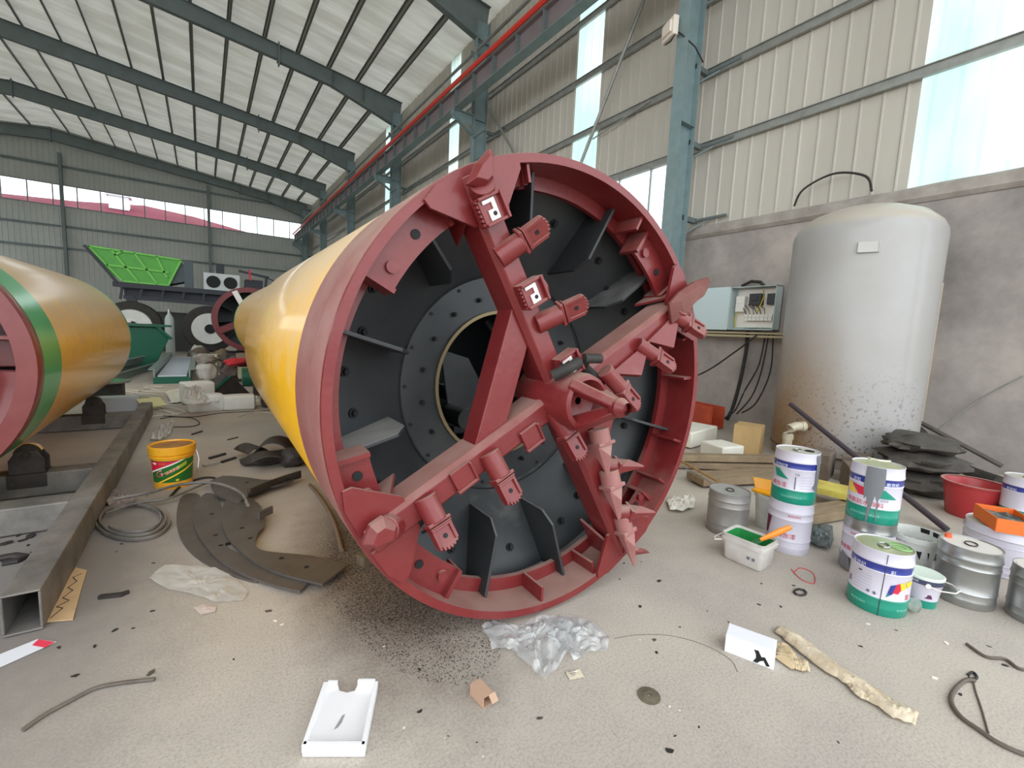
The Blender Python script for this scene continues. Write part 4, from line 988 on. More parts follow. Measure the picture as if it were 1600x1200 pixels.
# small pail
sp_ = thing('small_pail', 'small white pail with navy rim band and wire handle, beside the front can', 'pail', (3.755, .70, 0), math.atan2(-.67, -3.77))
b = MB(); b.lathe([(.07, 0), (.078, .0), (.082, .05), (.096, .155), (.1, .16), (.1, .19), (.094, .195)], 44, mis=[0, 0, 1, 2, 2, 2]); b.build('pail_body', [m_cgreen, m_lilac, mat('pail_navy', (60, 64, 88), .4)], sp_)
b = MB(); b.lathe([(.102, .188), (.103, .2), (.095, .205), (.08, .2), (.001, .2)], 44); b.build('lid', mat('lid_mint', (214, 226, 212), .4), sp_)
b = MB(); b.tube([(.099, .03, .16), (.11, .08, .155), (.08, .15, .16), (.02, .17, .165), (-.05, .13, .16), (-.06, .09, .16)], .004, 8); b.cyl((.097, .028, .16), (.107, .03, .16), .014, n=12); b.build('handle', m_white, sp_)
q = MB(); vs, fs = patch([(.02, .07), (.06, .07), (.055, .085), (.045, .11), (.035, .1), (.03, .08)]); wrap(q, vs, fs, .088, 0, 0, taper=0); q.build('label_print', mat('print_plum', (92, 40, 80), .5), sp_)
q = MB(); vs, fs, w = text_geo('新世纪', .018); wrap(q, vs, fs, .1012, -.7, .166); q.build('lettering', m_ctxt, sp_)
# clear glass jar in front of it
b = MB(); b.lathe([(.0, 0), (.04, 0), (.042, .008), (.042, .06), (.038, .07), (.036, .07), (.038, .06), (.038, .01), (0, .008)], 32); m_clear = bpy.data.materials.new('clear_plastic'); m_clear.use_nodes = True
bs = m_clear.node_tree.nodes['Principled BSDF']; bs.inputs['Transmission Weight'].default_value = .9; bs.inputs['Roughness'].default_value = .15; bs.inputs['IOR'].default_value = 1.3; bs.inputs['Base Color'].default_value = (.85, .9, .86, 1)
jo = b.build('plastic_cup', m_clear, loc=gp(1432, 958)); tag(jo, 'clear plastic cup lying beside the small pail', 'cup'); jo.rotation_euler = (0, 1.35, 2.2); jo.location.z = .045

# white bucket with black paint runs
t = thing('plastic_bucket', 'open white bucket streaked with black paint behind the front can', 'bucket', (4.22, .86, 0), 0)
b = MB(); b.lathe([(.001, .005), (.12, .005), (.125, 0), (.148, .26), (.158, .262), (.16, .30), (.152, .30), (.142, .26), (.118, .02), (.001, .02)], 48); b.build('bucket_body', mat('bucket_white', (218, 218, 212), .45, 0, (190, 190, 184), 8, .3), t)
q = MB()
for k in range(9):
    a = 2.4 + k * .42; w = .1 + .05 * (k % 3); vs, fs = patch([((a) * .15, .16 + .03 * (k % 4)), ((a + w) * .15, .15), ((a + w * 1.6) * .15, .30), ((a - .05) * .15, .30)], 3); wrap(q, vs, fs, .147 if False else .1435, 0, 0)
q.build('black_run', m_black, t, smooth=0)
b = MB(); b.lathe([(.0, .2), (.134, .2)], 32); b.build('black_paint', mat('wet_black', (26, 34, 32), .2), t)

# square white pail with green paint, brush lying on it
t = thing('square_pail', 'square white pail with green paint inside, in front of the lilac can', 'pail', (3.28, 1.565, 0), .05)
def rsq(hx, hy, z, r=.03, n=4):
    out = []
    for cx, cy, a0 in ((hx - r, hy - r, 0), (-hx + r, hy - r, PI / 2), (-hx + r, -hy + r, PI), (hx - r, -hy + r, 3 * PI / 2)):
        for i in range(n + 1): a = a0 + PI / 2 * i / n; out.append((cx + r * math.cos(a), cy + r * math.sin(a), z))
    return out
def rings(mb, rs_, cap0=True, cap1=True):
    n = len(rs_[0]); vs = [p for r in rs_ for p in r]; fs = []
    for j in range(len(rs_) - 1):
        for i in range(n): fs.append((j * n + i, j * n + (i + 1) % n, (j + 1) * n + (i + 1) % n, (j + 1) * n + i))
    if cap0: fs.append(tuple(range(n))[::-1])
    if cap1: fs.append(tuple(range((len(rs_) - 1) * n, len(rs_) * n)))
    mb.add(vs, fs)
b = MB(); rings(b, [rsq(.09, .125, 0), rsq(.10, .135, .01), rsq(.108, .145, .145), rsq(.12, .157, .148), rsq(.122, .16, .17), rsq(.112, .148, .172), rsq(.118, .154, .2), rsq(.11, .146, .2), rsq(.10, .14, .17), rsq(.09, .13, .10)], True, False)
b.build('pail_body', mat('pail_white', (216, 212, 206), .5, 0, (192, 186, 180), 8, .3), t, smooth=50)
b = MB(); rings(b, [rsq(.101, .138, .186), rsq(.092, .131, .12), rsq(.086, .126, .09)], False, True); b.build('green_paint', mat('wet_green', (46, 142, 74), .2, coat=.6), t)
b = MB(); b.tube([(-.10, .15, .135), (-.13, .19, .125), (-.10, .21, .13), (-.0, .20, .14), (.08, .165, .145)], .005); b.build('handle', m_white, t)
b = MB(); b.box((-.1085, -.05, .075), (.002, .02, .02)); b.box((-.1085, -.085, .075), (.002, .02, .02)); b.build('lettering', m_ink, t)
br = thing('paint_brush', 'orange-handled brush resting across the square pail of green paint', 'brush', (3.29, 1.455, .2), 0)
p, q_ = Vector((-.02, .03, 0.0)), Vector((.12, -.10, .12)); 
b = MB(); b.tube([p, p.lerp(q_, .3), p.lerp(q_, .6), q_], [.014, .02, .024, .018], 12, flat=.7); b.build('brush_handle', mat('brush_orange', (244, 142, 40), .35, coat=.3), br)
b = MB(); b.bar(p + (p - q_) * .25, p, .05, .012); b.build('bristles', mat('bristle_green', (60, 120, 70), .7), br)

# yellow roller tray pail with a bamboo-handled roller
t = thing('paint_bucket', 'white bucket with a yellow tray on top, behind the plain grey drum', 'bucket', (4.10, 1.80, 0), 0)
b = MB(); b.lathe([(.001, .0), (.11, 0), (.135, .27), (.145, .272), (.145, .30), (.13, .30), (.12, .2), (.001, .2)], 40); b.build('bucket_body', MATS['bucket_white'], t)
b = MB(); b.prism([(-.12, 0), (.12, 0), (.15, .12), (-.15, .12)], (0, .02, .29), (-.4, .9, 0), (0.2, .1, .9), .012); b.box((0, 0, .31), (.24, .26, .02)); b.build('tray', mat('tray_yellow', (248, 176, 30), .35), t, bevel=.004)
rod('bamboo_pole', gp(1060, 718, .42), gp(1122, 752, .36), .012, mat('bamboo', (170, 138, 92), .5, 0, (140, 104, 66), 20, .4), 'bamboo pole of a roller lying behind the plain grey drum', 'pole')
rod('thin_wire_rod', gp(1064, 727, .14), gp(1118, 758, .10), .006, m_zinc, 'thin bent wire beside the bamboo pole', 'rod')

# red tub, sacks, pipes by the wall
t = thing('plastic_tub', 'round red plastic tub on the floor near the right wall', 'tub', (6.25, .90, 0), 0)
b = MB(); b.lathe([(.001, .0), (.18, 0), (.19, .02), (.235, .32), (.25, .325), (.252, .34), (.235, .34), (.225, .32), (.18, .03), (.001, .02)], 56); b.build('tub_body', mat('tub_red', (186, 44, 52), .45, 0, (164, 60, 58), 3, .4, coat=.2), t)
b = MB(); b.lathe([(.228, .341), (.254, .342), (.254, .347), (.228, .346)], 56); b.build('rim', mat('rim_dusty', (184, 132, 124), .7), t)
m_sack = mat('dark_sacking', (66, 62, 58), .9, 0, (96, 90, 84), 5, .5, bump=.6, bscale=18)
def lump(name, lab, cat, c, s, m, seed, amp=.3, group=None, rz=0, n=(26, 14)):
    b = MB()
    def fn(u, v):
        a = 2 * PI * u; e = PI * (v - .5)
        d = Vector((math.cos(a) * math.cos(e), math.sin(a) * math.cos(e), math.sin(e)))
        k = 1 + amp * noise.noise(d * 1.8 + Vector((seed, 0, 0))) + amp * .5 * noise.noise(d * 4.5 + Vector((0, seed, 0))) + amp * .2 * noise.noise(d * 11 + Vector((0, seed, 3)))
        return (d.x * s[0] * k, d.y * s[1] * k, max(0.0, s[2] * .9 + d.z * s[2] * k))
    b.grid(n[0], n[1], fn)
    return tag(b.build(name, m, loc=c, rz=rz, smooth=50), lab, cat, group)
lump('sack', 'lowest dark sack of the heap between the tank and the red tub', 'sack', (6.8, 1.42, 0), (.45, .42, .14), m_sack, 3, group='dark sacks heaped by the tank')
lump('sack', 'middle dark sack of the heap between the tank and the red tub', 'sack', (6.82, 1.45, .25), (.42, .38, .12), m_sack, 8, group='dark sacks heaped by the tank')
lump('sack', 'topmost dark sack of the heap beside the foot of the tank', 'sack', (6.84, 1.48, .46), (.38, .36, .10), m_sack, 12, group='dark sacks heaped by the tank')
rod('steel_pipe', (8.45, 1.88, .60), (8.35, 1.0, .20), .03, m_plate, 'thin grey pipe leaning along the wall above the red tub', 'pipe')
cable([(8.3, 1.86, .50), (8.2, 1.6, .30), (8.1, 1.3, .12), (7.9, .95, .08)], .075, 'thick dark hose sloping down beside the tank', m=m_dkmetal, name='thick_hose')
b = MB(); pA = Vector((6.15, 2.62, .86)); pB = gp(1480, 828, .03); b.cyl(pA, pB, .028, n=12); tag(b.build('leaning_pipe', mat('purple_grey_pipe', (74, 66, 74), .5, .3)), 'long dark pipe leaning from the tank outlet down to the floor behind the cans', 'pipe')

# brick and timber heap behind the cans
m_brick = mat('dusty_brick', (132, 118, 104), .9, 0, (108, 92, 80), 8, .5, bump=.3, bscale=20)
for (x, y, z, rz, lab) in ((6.3, 2.25, 0, .2, 'block left of the tank foot'), (5.9, 1.75, 0, .5, 'block under the leaning pipe'), (6.5, 1.95, 0, .1, 'block against the tank foot')):
    b = MB(); b.box((0, 0, .16), (.42, .22, .32)); tag(b.build('concrete_block', m_brick, loc=(x, y, z), rz=rz, bevel=.01), 'rough dusty concrete ' + lab, 'block', 'blocks at the foot of the tank')
def carton(name, lab, c, d, m, rz, cat='box', z=0.0):
    t = thing(name, lab, cat, c, rz); b = MB(); b.box((0, 0, d[2] / 2), d); b.build('box_body', m, t, smooth=0, bevel=.004)
    b = MB(); b.box((-d[0] * .26, 0, d[2] + .004), (d[0] * .48, d[1], .006)); b.box((d[0] * .26, 0, d[2] + .004), (d[0] * .48, d[1], .006)); b.build('top_flap', m, t, smooth=0); return t
m_card = mat('cardboard', (198, 168, 118), .7, 0, (184, 152, 104), 4, .4)
carton('cardboard_box', 'plain tan cardboard box left of the tank outlet pipe', (6.45, 3.25, .02), (.34, .34, .42), m_card, .3)
m_foam = mat('white_foam', (238, 236, 226), .7, 0, (226, 222, 208), 4, .3)
for (x, y, z, d, rz, lab) in ((6.3, 4.15, .02, (.9, .6, .24), .15, 'large white foam block nearest the machine'), (5.95, 3.35, .0, (.4, .4, .2), -.2, 'cream foam block left of the cardboard box'), (5.45, 3.9, 0, (.5, .3, .12), .35, 'low cream foam slab in front of the white foam block')):
    b = MB(); b.box((0, 0, d[2] / 2), d); tag(b.build('foam_block', m_foam, loc=(x, y, z), rz=rz, bevel=.02), lab, 'foam block', 'foam blocks behind the drums')
b = MB(); b.box((0, 0, .2), (1.1, .04, .4)); b.box((0, .3, .2), (1.1, .04, .4)); b.box((0, .15, .02), (1.1, .3, .04)); tag(b.build('orange_crate', mat('orange_red_sheet', (206, 86, 52), .6, 0, (150, 58, 44), 4, .5), loc=(8.0, 5.0, .02), rz=1.35), 'orange-red metal trough on the floor below the cabinet', 'trough')
m_board = mat('dusty_board', (158, 138, 110), .85, 0, (120, 102, 82), 4, .5, stretch=(1, 5, 1), bump=.2)
for (x, y, z, L_, w, rz, lab) in ((5.35, 3.2, .02, 1.6, .5, .62, 'wide dusty board lying behind the plain grey drum'), (5.2, 2.55, .03, 1.5, .3, .35, 'dusty board lying behind the lilac can stack'), (5.5, 2.9, .12, 1.5, .12, .5, 'pale timber plank on top of the dusty boards'), (4.9, 1.6, .02, 1.0, .22, .2, 'short board behind the blue-banded stacks')):
    b = MB(); b.box((0, 0, .04), (L_, w, .08)); tag(b.build('wooden_board', m_board, loc=(x, y, z), rz=-rz, bevel=.006), lab, 'board', 'boards behind the cans')
def sheet(name, lab, cat, pts, m, amp, seed, h=.02, n=26, group=None, kind=None):
    """crumpled sheet: outline on the floor filled with a folded surface"""
    P_ = pts; c = sum(P_, Vector((0, 0, 0))) / len(P_); b = MB(); k = len(P_)
    def fn(u, v):
        a = u * k; i = int(a) % k; f = a - int(a); e = P_[i].lerp(P_[(i + 1) % k], f); p = c.lerp(e, v)
        q = Vector((p.x * 9 + seed, p.y * 9, 0)); w = abs(noise.noise(q)) * 1.6 + abs(noise.noise(q * 2.3)) * .8 + abs(noise.noise(q * 5.1)) * .4
        return (p.x - c.x, p.y - c.y, h + amp * w * (1 - .55 * v))
    b.grid(k * 7, n // 2, fn); return tag(b.build(name, m, loc=(c.x, c.y, 0), smooth=25), lab, cat, group, kind)
m_cloth = mat('white_cloth', (226, 222, 212), .8, 0, (206, 200, 186), 6, .4)
sheet('rag', 'white crumpled rag on the floor between the machine and the grey drum', 'rag', [gp(x, y) for x, y in ((1042, 786), (1052, 778), (1062, 782), (1074, 776), (1086, 784), (1084, 798), (1066, 803), (1046, 800))], m_cloth, .05, 2)
m_bagdk = mat('dark_plastic_bag', (60, 70, 70), .35, 0, (108, 116, 114), 7, .5)
sheet('plastic_bag', 'dark crumpled plastic bag on the floor between the two can stacks', 'bag', [gp(x, y) for x, y in ((1258, 822), (1300, 826), (1302, 850), (1296, 862), (1276, 858), (1258, 848))], m_bagdk, .05, 9)
b = MB(); b.box((0, 0, .03), (.35, .5, .06)); tag(b.build('yellow_package', mat('pale_yellow', (222, 208, 96), .5, 0, (180, 160, 80), 6, .4), loc=(5.3, 1.75, .12), rz=.2), 'yellow package behind the blue-banded stacks', 'package')

# ================================================================ floor in front
# white foam-lined carton with a torn end
t = thing('foam_tray', 'white foam packing tray with a torn end lying nearest the camera', 'tray', gp(530, 1130), 0)
c0 = gp(530, 1130); q4 = [gp(472, 1184, 0) - c0, gp(570, 1184, 0) - c0, gp(592, 1080, 0) - c0, gp(508, 1072, 0) - c0]
ex = (q4[1] - q4[0]).normalized(); ey = ((q4[3] + q4[2]) / 2 - (q4[0] + q4[1]) / 2).normalized(); Lx = (q4[1] - q4[0]).length; Ly = ((q4[3] + q4[2]) / 2 - (q4[0] + q4[1]) / 2).length
cc = (q4[0] + q4[1] + q4[2] + q4[3]) / 4
m_tray = mat('foam_white_smooth', (240, 240, 240), .5, 0, (230, 230, 232), 5, .3)
def Q(u, v, z): return cc + ex * Lx * (u - .5) + ey * Ly * (v - .5) + Vector((0, 0, z))
b = MB(); b.prism([(0, 0), (1, 0), (1, .93), (.93, .99), (.6, 1), (.58, .9), (.45, .87), (.3, .9), (.24, 1), (.1, .99), (0, .9)], (0, 0, 0), (1, 0, 0), (0, 1, 0), 1.0)
b.v = [tuple(Q(x, y, .011 + z * .018)) for x, y, z in b.v]
for (u0, v0, u1, v1) in ((.03, .0, .03, .93), (.97, .0, .97, .95), (.0, .03, 1, .03)):
    b.bar(Q(u0, v0, .035), Q(u1, v1, .035), .018, .035)
b.bar(Q(.62, .97, .035), Q(.95, .97, .035), .016, .035); b.bar(Q(.05, .97, .03), Q(.24, .97, .03), .014, .03)
b.build('tray_body', m_tray, t, smooth=0, bevel=.003)
q = MB(); q.prism([(.4, .3), (.46, .33), (.5, .4), (.52, .52), (.48, .5), (.44, .4)], (0, 0, 0), (1, 0, 0), (0, 1, 0), 1.0); q.v = [tuple(Q(x, y, .0212 + z * .0006)) for x, y, z in q.v]
q.prism([(.7, 1), (.7, .99), (.71, 1)], (0, 0, -5), (1, 0, 0), (0, 1, 0), .001) if False else None
q.build('soot_mark', mat('soot', (150, 150, 152), .8), t, smooth=0)
# tan carton
t = thing('small_carton', 'small plain brown carton with an open end, in the middle of the foreground', 'box', gp(752, 1092), 0.0)
t.rotation_euler.z = -.55
m_kraft = mat('kraft', (186, 152, 128), .7)
b = MB()
for c, d in (((0, 0, .003), (.11, .062, .003)), ((0, 0, .055), (.11, .062, .003)), ((0, .03, .029), (.11, .003, .052)), ((0, -.03, .029), (.11, .003, .052)), ((-.054, 0, .029), (.003, .06, .052))): b.box(c, d)
b.build('box_body', m_kraft, t, smooth=0)
b = MB(); b.bar((.055, 0.02, .055), (.085, .02, .03), .04, .002); b.build('flap', m_kraft, t, smooth=0); t.rotation_euler.z = math.radians(-84); t.scale = (.9, .85, .95)
# white carton with black marks
t = thing('white_carton', 'white carton with a black smudge lying on the floor in front of the cans', 'box', gp(1171, 1022), math.radians(-68))
b = MB(); b.box((0, 0, .048), (.225, .115, .096)); b.build('box_body', mat('carton_white', (234, 234, 238), .5), t, smooth=0, bevel=.003)
b = MB(); b.prism([(.0, .07), (.02, .072), (.035, .045), (.05, .05), (.075, .012), (.06, .006), (.045, .03), (.03, .02), (.02, .006), (.0, .006), (.012, .03), (.01, .05)], (.02, -.058, 0), (1, 0, 0), (0, 0, 1), .0012); b.build('black_smudge', m_black, t, smooth=0)
# grinding disc
b = MB(); b.lathe([(.011, .0), (.048, .0), (.05, .003), (.05, .006), (.03, .007), (.024, .010), (.011, .010), (.011, 0)], 40); tag(b.build('grinding_disc', mat('disc_brown', (112, 104, 84), .8, 0, (92, 86, 70), 30, .4, bump=.2, bscale=90), loc=gp(1014, 1088)), 'worn brown grinding disc lying flat on the floor', 'disc')
# paper tag
b = MB(); b.grid(6, 6, lambda u, v: ((u - .5) * .075, (v - .5) * .055, .004 + .008 * abs(noise.noise(Vector((u * 3, v * 3, 1)))))); t = tag(b.build('paper_tag', mat('paper_cream', (220, 208, 184), .7), loc=gp(898, 1055), rz=-.3), 'small printed paper tag beside the clear plastic sheet', 'paper')
b = MB()
for k in range(3): b.box((-.01, .014 - .012 * k, .0125), (.04 - .01 * k, .003, .0006))
b.build('lettering', m_ink, t, smooth=0)
# clear plastic sheets
m_film = bpy.data.materials.new('clear_film'); m_film.use_nodes = True
N = m_film.node_tree.nodes; L = m_film.node_tree.links
for q in list(N):
    if q.type != 'OUTPUT_MATERIAL': N.remove(q)
o_ = N[0]; tr_ = N.new('ShaderNodeBsdfTransparent'); gl_ = N.new('ShaderNodeBsdfGlossy'); gl_.inputs['Roughness'].default_value = .10; df_ = N.new('ShaderNodeBsdfDiffuse'); df_.inputs[0].default_value = (.85, .87, .88, 1)
fr_ = N.new('ShaderNodeLayerWeight'); fr_.inputs[0].default_value = .45; m1 = N.new('ShaderNodeMixShader'); m2 = N.new('ShaderNodeMixShader'); m2.inputs[0].default_value = .30
L.new(fr_.outputs['Facing'], m1.inputs[0]); L.new(tr_.outputs[0], m1.inputs[1]); L.new(gl_.outputs[0], m1.inputs[2]); L.new(m1.outputs[0], m2.inputs[1]); L.new(df_.outputs[0], m2.inputs[2]); L.new(m2.outputs[0], o_.inputs[0])
sheet('plastic_sheet', 'crumpled clear plastic sheet with a pointed corner, in front of the machine', 'plastic sheet', [gp(x, y) for x, y in ((752, 984), (770, 975), (812, 982), (842, 966), (880, 966), (908, 980), (902, 1014), (884, 1030), (852, 1072), (826, 1046), (800, 1020), (768, 1018))], m_film, .055, 4, .008, 34)
sheet('plastic_sheet', 'crumpled plastic film lying behind and right of the pointed clear sheet', 'plastic sheet', [gp(x, y) for x, y in ((846, 968), (890, 964), (926, 974), (952, 1000), (948, 1020), (920, 1022), (896, 1036), (880, 1020), (860, 1000))], m_film, .045, 14, .004, 30)
m_film2 = m_film.copy(); m_film2.name = 'milky_film'; [n for n in m_film2.node_tree.nodes if n.type == 'MIX_SHADER'][1].inputs[0].default_value = .5
for n_ in m_film2.node_tree.nodes:
    if n_.type == 'BSDF_DIFFUSE': n_.inputs[0].default_value = (.72, .68, .64, 1)
sheet('plastic_sheet', 'flattened milky plastic film lying in front of the curved steel plates', 'plastic sheet', [gp(x, y) for x, y in ((232, 905), (258, 884), (300, 886), (342, 890), (368, 905), (388, 926), (380, 940), (340, 943), (300, 930), (262, 922))], m_film2, .016, 7, .004, 24)
sheet('paper_scrap', 'small pinkish paper scrap in front of the milky film', 'paper', [gp(x, y) for x, y in ((302, 950), (318, 945), (338, 950), (336, 957), (314, 962))], mat('paper_pink', (196, 180, 172), .8), .008, 3, .003)
# torn bark-like board strip
m_torn = mat('torn_board', (222, 208, 184), .85, 0, (172, 150, 120), 9, .5, bump=.5, bscale=30)
def strip(name, lab, cl, wds, m, seed, zz=.012, lift=.02):
    b = MB(); P_ = [gp(x, y) for x, y in cl]; n = 40; c = P_[len(P_) // 2].copy()
    def fn(u, v):
        s = u * (len(P_) - 1); i = min(int(s), len(P_) - 2); f = s - i; p = P_[i].lerp(P_[i + 1], f); w = wds[i] * (1 - f) + wds[i + 1] * f
        d = (P_[i + 1] - P_[i]).normalized(); a = Vector((-d.y, d.x, 0)); w *= 1 + .35 * noise.noise(Vector((u * 16 + seed, round(v), 0)))
        k = (v - .5) * 2; z = zz + lift * (1 - k * k) * (.6 + .6 * noise.noise(Vector((u * 6, seed, v * 2)))) + .006 * noise.noise(Vector((u * 30, v * 12, seed)))
        p = p + a * w * k * .5; return (p.x - c.x, p.y - c.y, max(z, .003))
    b.grid(n, 10, fn); return tag(b.build(name, m, loc=(c.x, c.y, 0), smooth=20, solid=.005), lab, 'board scrap')
strip('torn_board_strip', 'long peeling strip of torn pale board lying right of the white carton', [(1218, 986), (1245, 1005), (1300, 1048), (1340, 1072), (1390, 1108), (1432, 1130)], [.085, .12, .11, .09, .125, .085], m_torn, 3, lift=.035)
strip('torn_board_piece', 'broken tan board flake beside the upper end of the torn strip', [(1222, 1010), (1232, 1036), (1262, 1044)], [.06, .12, .08], mat('tan_board', (188, 160, 120), .85, 0, (206, 190, 160), 8, .4), 9)
strip('torn_board_piece', 'cream flake peeling off the middle of the torn strip', [(1318, 1062), (1345, 1090), (1372, 1100)], [.03, .05, .03], m_torn, 19)

# bent hose ring and wires at lower right
m_hose = mat('dusty_hose', (108, 98, 88), .7, 0, (84, 76, 68), 10, .4)
def floor_tube(name, lab, px_, r, m, cat='hose', z=None, grp=None):
    pts = [gp(x, y) + Vector((0, 0, (r if z is None else z))) for x, y in px_]
    P_ = pts; out = []
    for i in range(len(P_) - 1):
        p0 = P_[max(i - 1, 0)]; p1 = P_[i]; p2 = P_[i + 1]; p3 = P_[min(i + 2, len(P_) - 1)]
        for k in range(8):
            t = k / 8; out.append(.5 * ((2 * p1) + (p2 - p0) * t + (2 * p0 - 5 * p1 + 4 * p2 - p3) * t * t + (3 * p1 - p0 - 3 * p2 + p3) * t ** 3))
    out.append(P_[-1]); c = out[len(out) // 2].copy(); c.z = 0; b = MB(); b.tube([p - c for p in out], r, 8)
    return tag(b.build(name, m, loc=c, smooth=60), lab, cat, grp)
floor_tube('bent_hose', 'brown hose curved into an open loop at the lower right edge', [(1522, 1066), (1508, 1066), (1492, 1080), (1486, 1098), (1500, 1122), (1530, 1144), (1560, 1164), (1600, 1182), (1640, 1190)], .0095, m_hose)
floor_tube('bent_wire', 'stiff brown wire running across the open hose loop', [(1520, 1060), (1524, 1080), (1534, 1110), (1544, 1146)], .004, m_hose, 'wire')
floor_tube('wire_twist', 'dark wire twist at the top of the hose loop', [(1512, 1056), (1520, 1052), (1526, 1060), (1518, 1066), (1514, 1060)], .006, m_rubber, 'wire')
floor_tube('dirty_cord', 'dirty frayed cord lying at the right edge above the hose loop', [(1510, 1008), (1540, 1028), (1570, 1032), (1590, 1046), (1610, 1050)], .008, m_hose, 'cord')
floor_tube('thin_wire', 'thin wire curving over the floor in front of the white carton', [(960, 998), (1000, 992), (1050, 994), (1100, 1008), (1140, 1030), (1152, 1050)], .0012, m_hose, 'wire')
floor_tube('bent_stick', 'long dusty bent stick lying at the lower left', [(36, 1144), (70, 1120), (110, 1098), (150, 1078), (190, 1070), (242, 1064)], .0085, m_hose, 'stick')
floor_tube('red_string', 'small tangle of red cord in front of the can stacks', [(1236, 890), (1252, 906), (1272, 912), (1270, 896), (1250, 888), (1240, 896)], .003, mat('cord_red', (206, 70, 70), .5), 'cord')
# dark flat things near the cans
b = MB(); b.tube([Vector((.05 * math.cos(a), .03 * math.sin(a), .008)) for a in [k * PI / 4 for k in range(8)]], .007, 6, closed=True); tag(b.build('metal_loop', m_dkmetal, loc=gp(1250, 927)), 'dark metal loop on the floor in front of the can stacks', 'metal loop')

# leaflet at the left edge
t = thing('leaflet', 'white leaflet with a red end panel lying at the left edge of the floor', 'leaflet', gp(30, 1020), 0); c0 = gp(30, 1020)
P4 = [gp(x, y, .004) - c0 for x, y in ((0, 1042), (-14, 1024), (52, 1000), (80, 1004))]
def quad(mb, ps, mi=0): mb.add(ps, [(0, 1, 2, 3)], mi)
b = MB(); quad(b, [gp(-30, 1056, .004) - c0, gp(-44, 1040, .004) - c0, gp(58, 999, .004) - c0, gp(88, 1003, .004) - c0]); b.build('sheet', mat('leaflet_white', (222, 224, 232), .5), t, smooth=0, solid=.002)
b = MB(); quad(b, [gp(50, 1008, .0065) - c0, gp(70, 1012, .0065) - c0, gp(86, 1003, .0065) - c0, gp(60, 999, .0065) - c0]); b.build('red_panel', mat('leaflet_red', (226, 62, 88), .5), t, smooth=0)
# cardboard strip with scrawled marker
t = thing('cardboard_strip', 'tan cardboard strip with scrawled marker lines leaning by the tube frame', 'cardboard', gp(100, 935), 0); c0 = gp(100, 935)
cpx = [(72, 973), (114, 969), (126, 925), (136, 892), (118, 888), (98, 920)]; b = MB(); k = len(cpx)
lo = [gp(x, y, .004) - c0 for x, y in cpx]; hi = [p + Vector((0, 0, .006)) for p in lo]
b.add(lo + hi, [tuple(range(k)), tuple(range(k, 2 * k))[::-1]] + [(i, (i + 1) % k, k + (i + 1) % k, k + i) for i in range(k)]); b.build('sheet', mat('card_tan', (206, 176, 138), .75, 0, (190, 160, 122), 8, .4), t, smooth=0)
b = MB(); zz = [(78, 966), (98, 950), (88, 948), (108, 938), (98, 934), (114, 922), (106, 918), (120, 908), (114, 902), (128, 896)]
zp = [gp(x, y, .0115) - c0 for x, y in zz]
for i in range(len(zp) - 1): b.bar(zp[i], zp[i + 1], .005, .001)
b.build('marker_lines', mat('marker', (84, 72, 62), .6), t, smooth=0)

# curved steel plates on the floor, some lying on others
def plate(lab, pxs, z, holes=(), th=.016, m=None):
    P_ = [gp(p[0], p[1], z) for p in pxs]; c = sum(P_, Vector()) / len(P_); c.z = 0; b = MB(); k = len(P_)
    # round the outline
    out = []
    for i in range(k):
        p0, p1, p2, p3 = P_[i - 1], P_[i], P_[(i + 1) % k], P_[(i + 2) % k]
        if len(pxs[i]) > 2: p0 = p1
        if len(pxs[(i + 1) % k]) > 2: p3 = p2
        for q in range(4):
            t = q / 4; out.append(.5 * ((2 * p1) + (p2 - p0) * t + (2 * p0 - 5 * p1 + 4 * p2 - p3) * t * t + (3 * p1 - p0 - 3 * p2 + p3) * t ** 3))
    b.prism([((p - c).x, (p - c).y) for p in out], (0, 0, z + th / 2), (1, 0, 0), (0, 1, 0), th)
    t = tag(b.build('curved_steel_plate', m or m_plate, loc=c, smooth=0), lab, 'steel plate', 'curved steel plates on the floor')
    for x, y in holes:
        h = MB(); p = gp(x, y, z + th) - c; h.cyl(p - Vector((0, 0, .002)), p + Vector((0, 0, .0008)), .016, n=16); h.build('bolt_hole', m_black, t, smooth=0)
    return t
plate('lowest broad curved steel plate, peeping out under the others at the left', [(286, 776), (276, 806), (282, 842), (306, 872), (350, 896), (402, 912), (380, 890), (340, 866), (318, 838), (310, 800), (312, 776)], .0)
plate('long crescent steel plate running to the front, under the top plate', [(318, 775), (303, 800), (306, 832), (336, 872), (380, 900), (430, 918), (469, 927, 1), (482, 913, 1), (440, 900), (396, 880), (362, 862), (352, 852), (372, 838), (350, 800), (336, 776)], .018, ((331, 803), (337, 836), (345, 852)))
plate('top curved steel plate with a square-cut end pointing at the machine', [(352, 784), (346, 815), (358, 846), (392, 876), (434, 898), (504, 916, 1), (543, 886, 1), (490, 872), (414, 864), (399, 852), (404, 834), (414, 822), (408, 794), (388, 776), (386, 762), (370, 760)], .036, ((378, 825), (391, 841), (440, 872), (479, 886)))
plate('rear curved steel plate with a raised tail behind the others', [(330, 755), (350, 746), (385, 748), (420, 752), (469, 744, 1), (450, 756), (420, 764), (388, 778), (372, 786), (350, 780), (336, 772)], .05, ((367, 764), (386, 754), (383, 781)))
b = MB()
def tail(u, v):
    a = gp(388, 776, .06).lerp(gp(470, 745, .06), u); return (a.x, a.y + .03 * math.sin(u * PI), .05 + .075 * v)
b.grid(16, 2, tail); tag(b.build('steel_strip', m_dkmetal, smooth=30, solid=.012), 'dark steel strip standing on edge along the rear curved plate', 'steel strip')
b = MB(); b.bar(gp(404, 806, .08), gp(425, 796, .08), .02, .06); tag(b.build('steel_offcut', m_plate), 'short dark steel offcut standing beside the top curved plate', 'steel offcut')
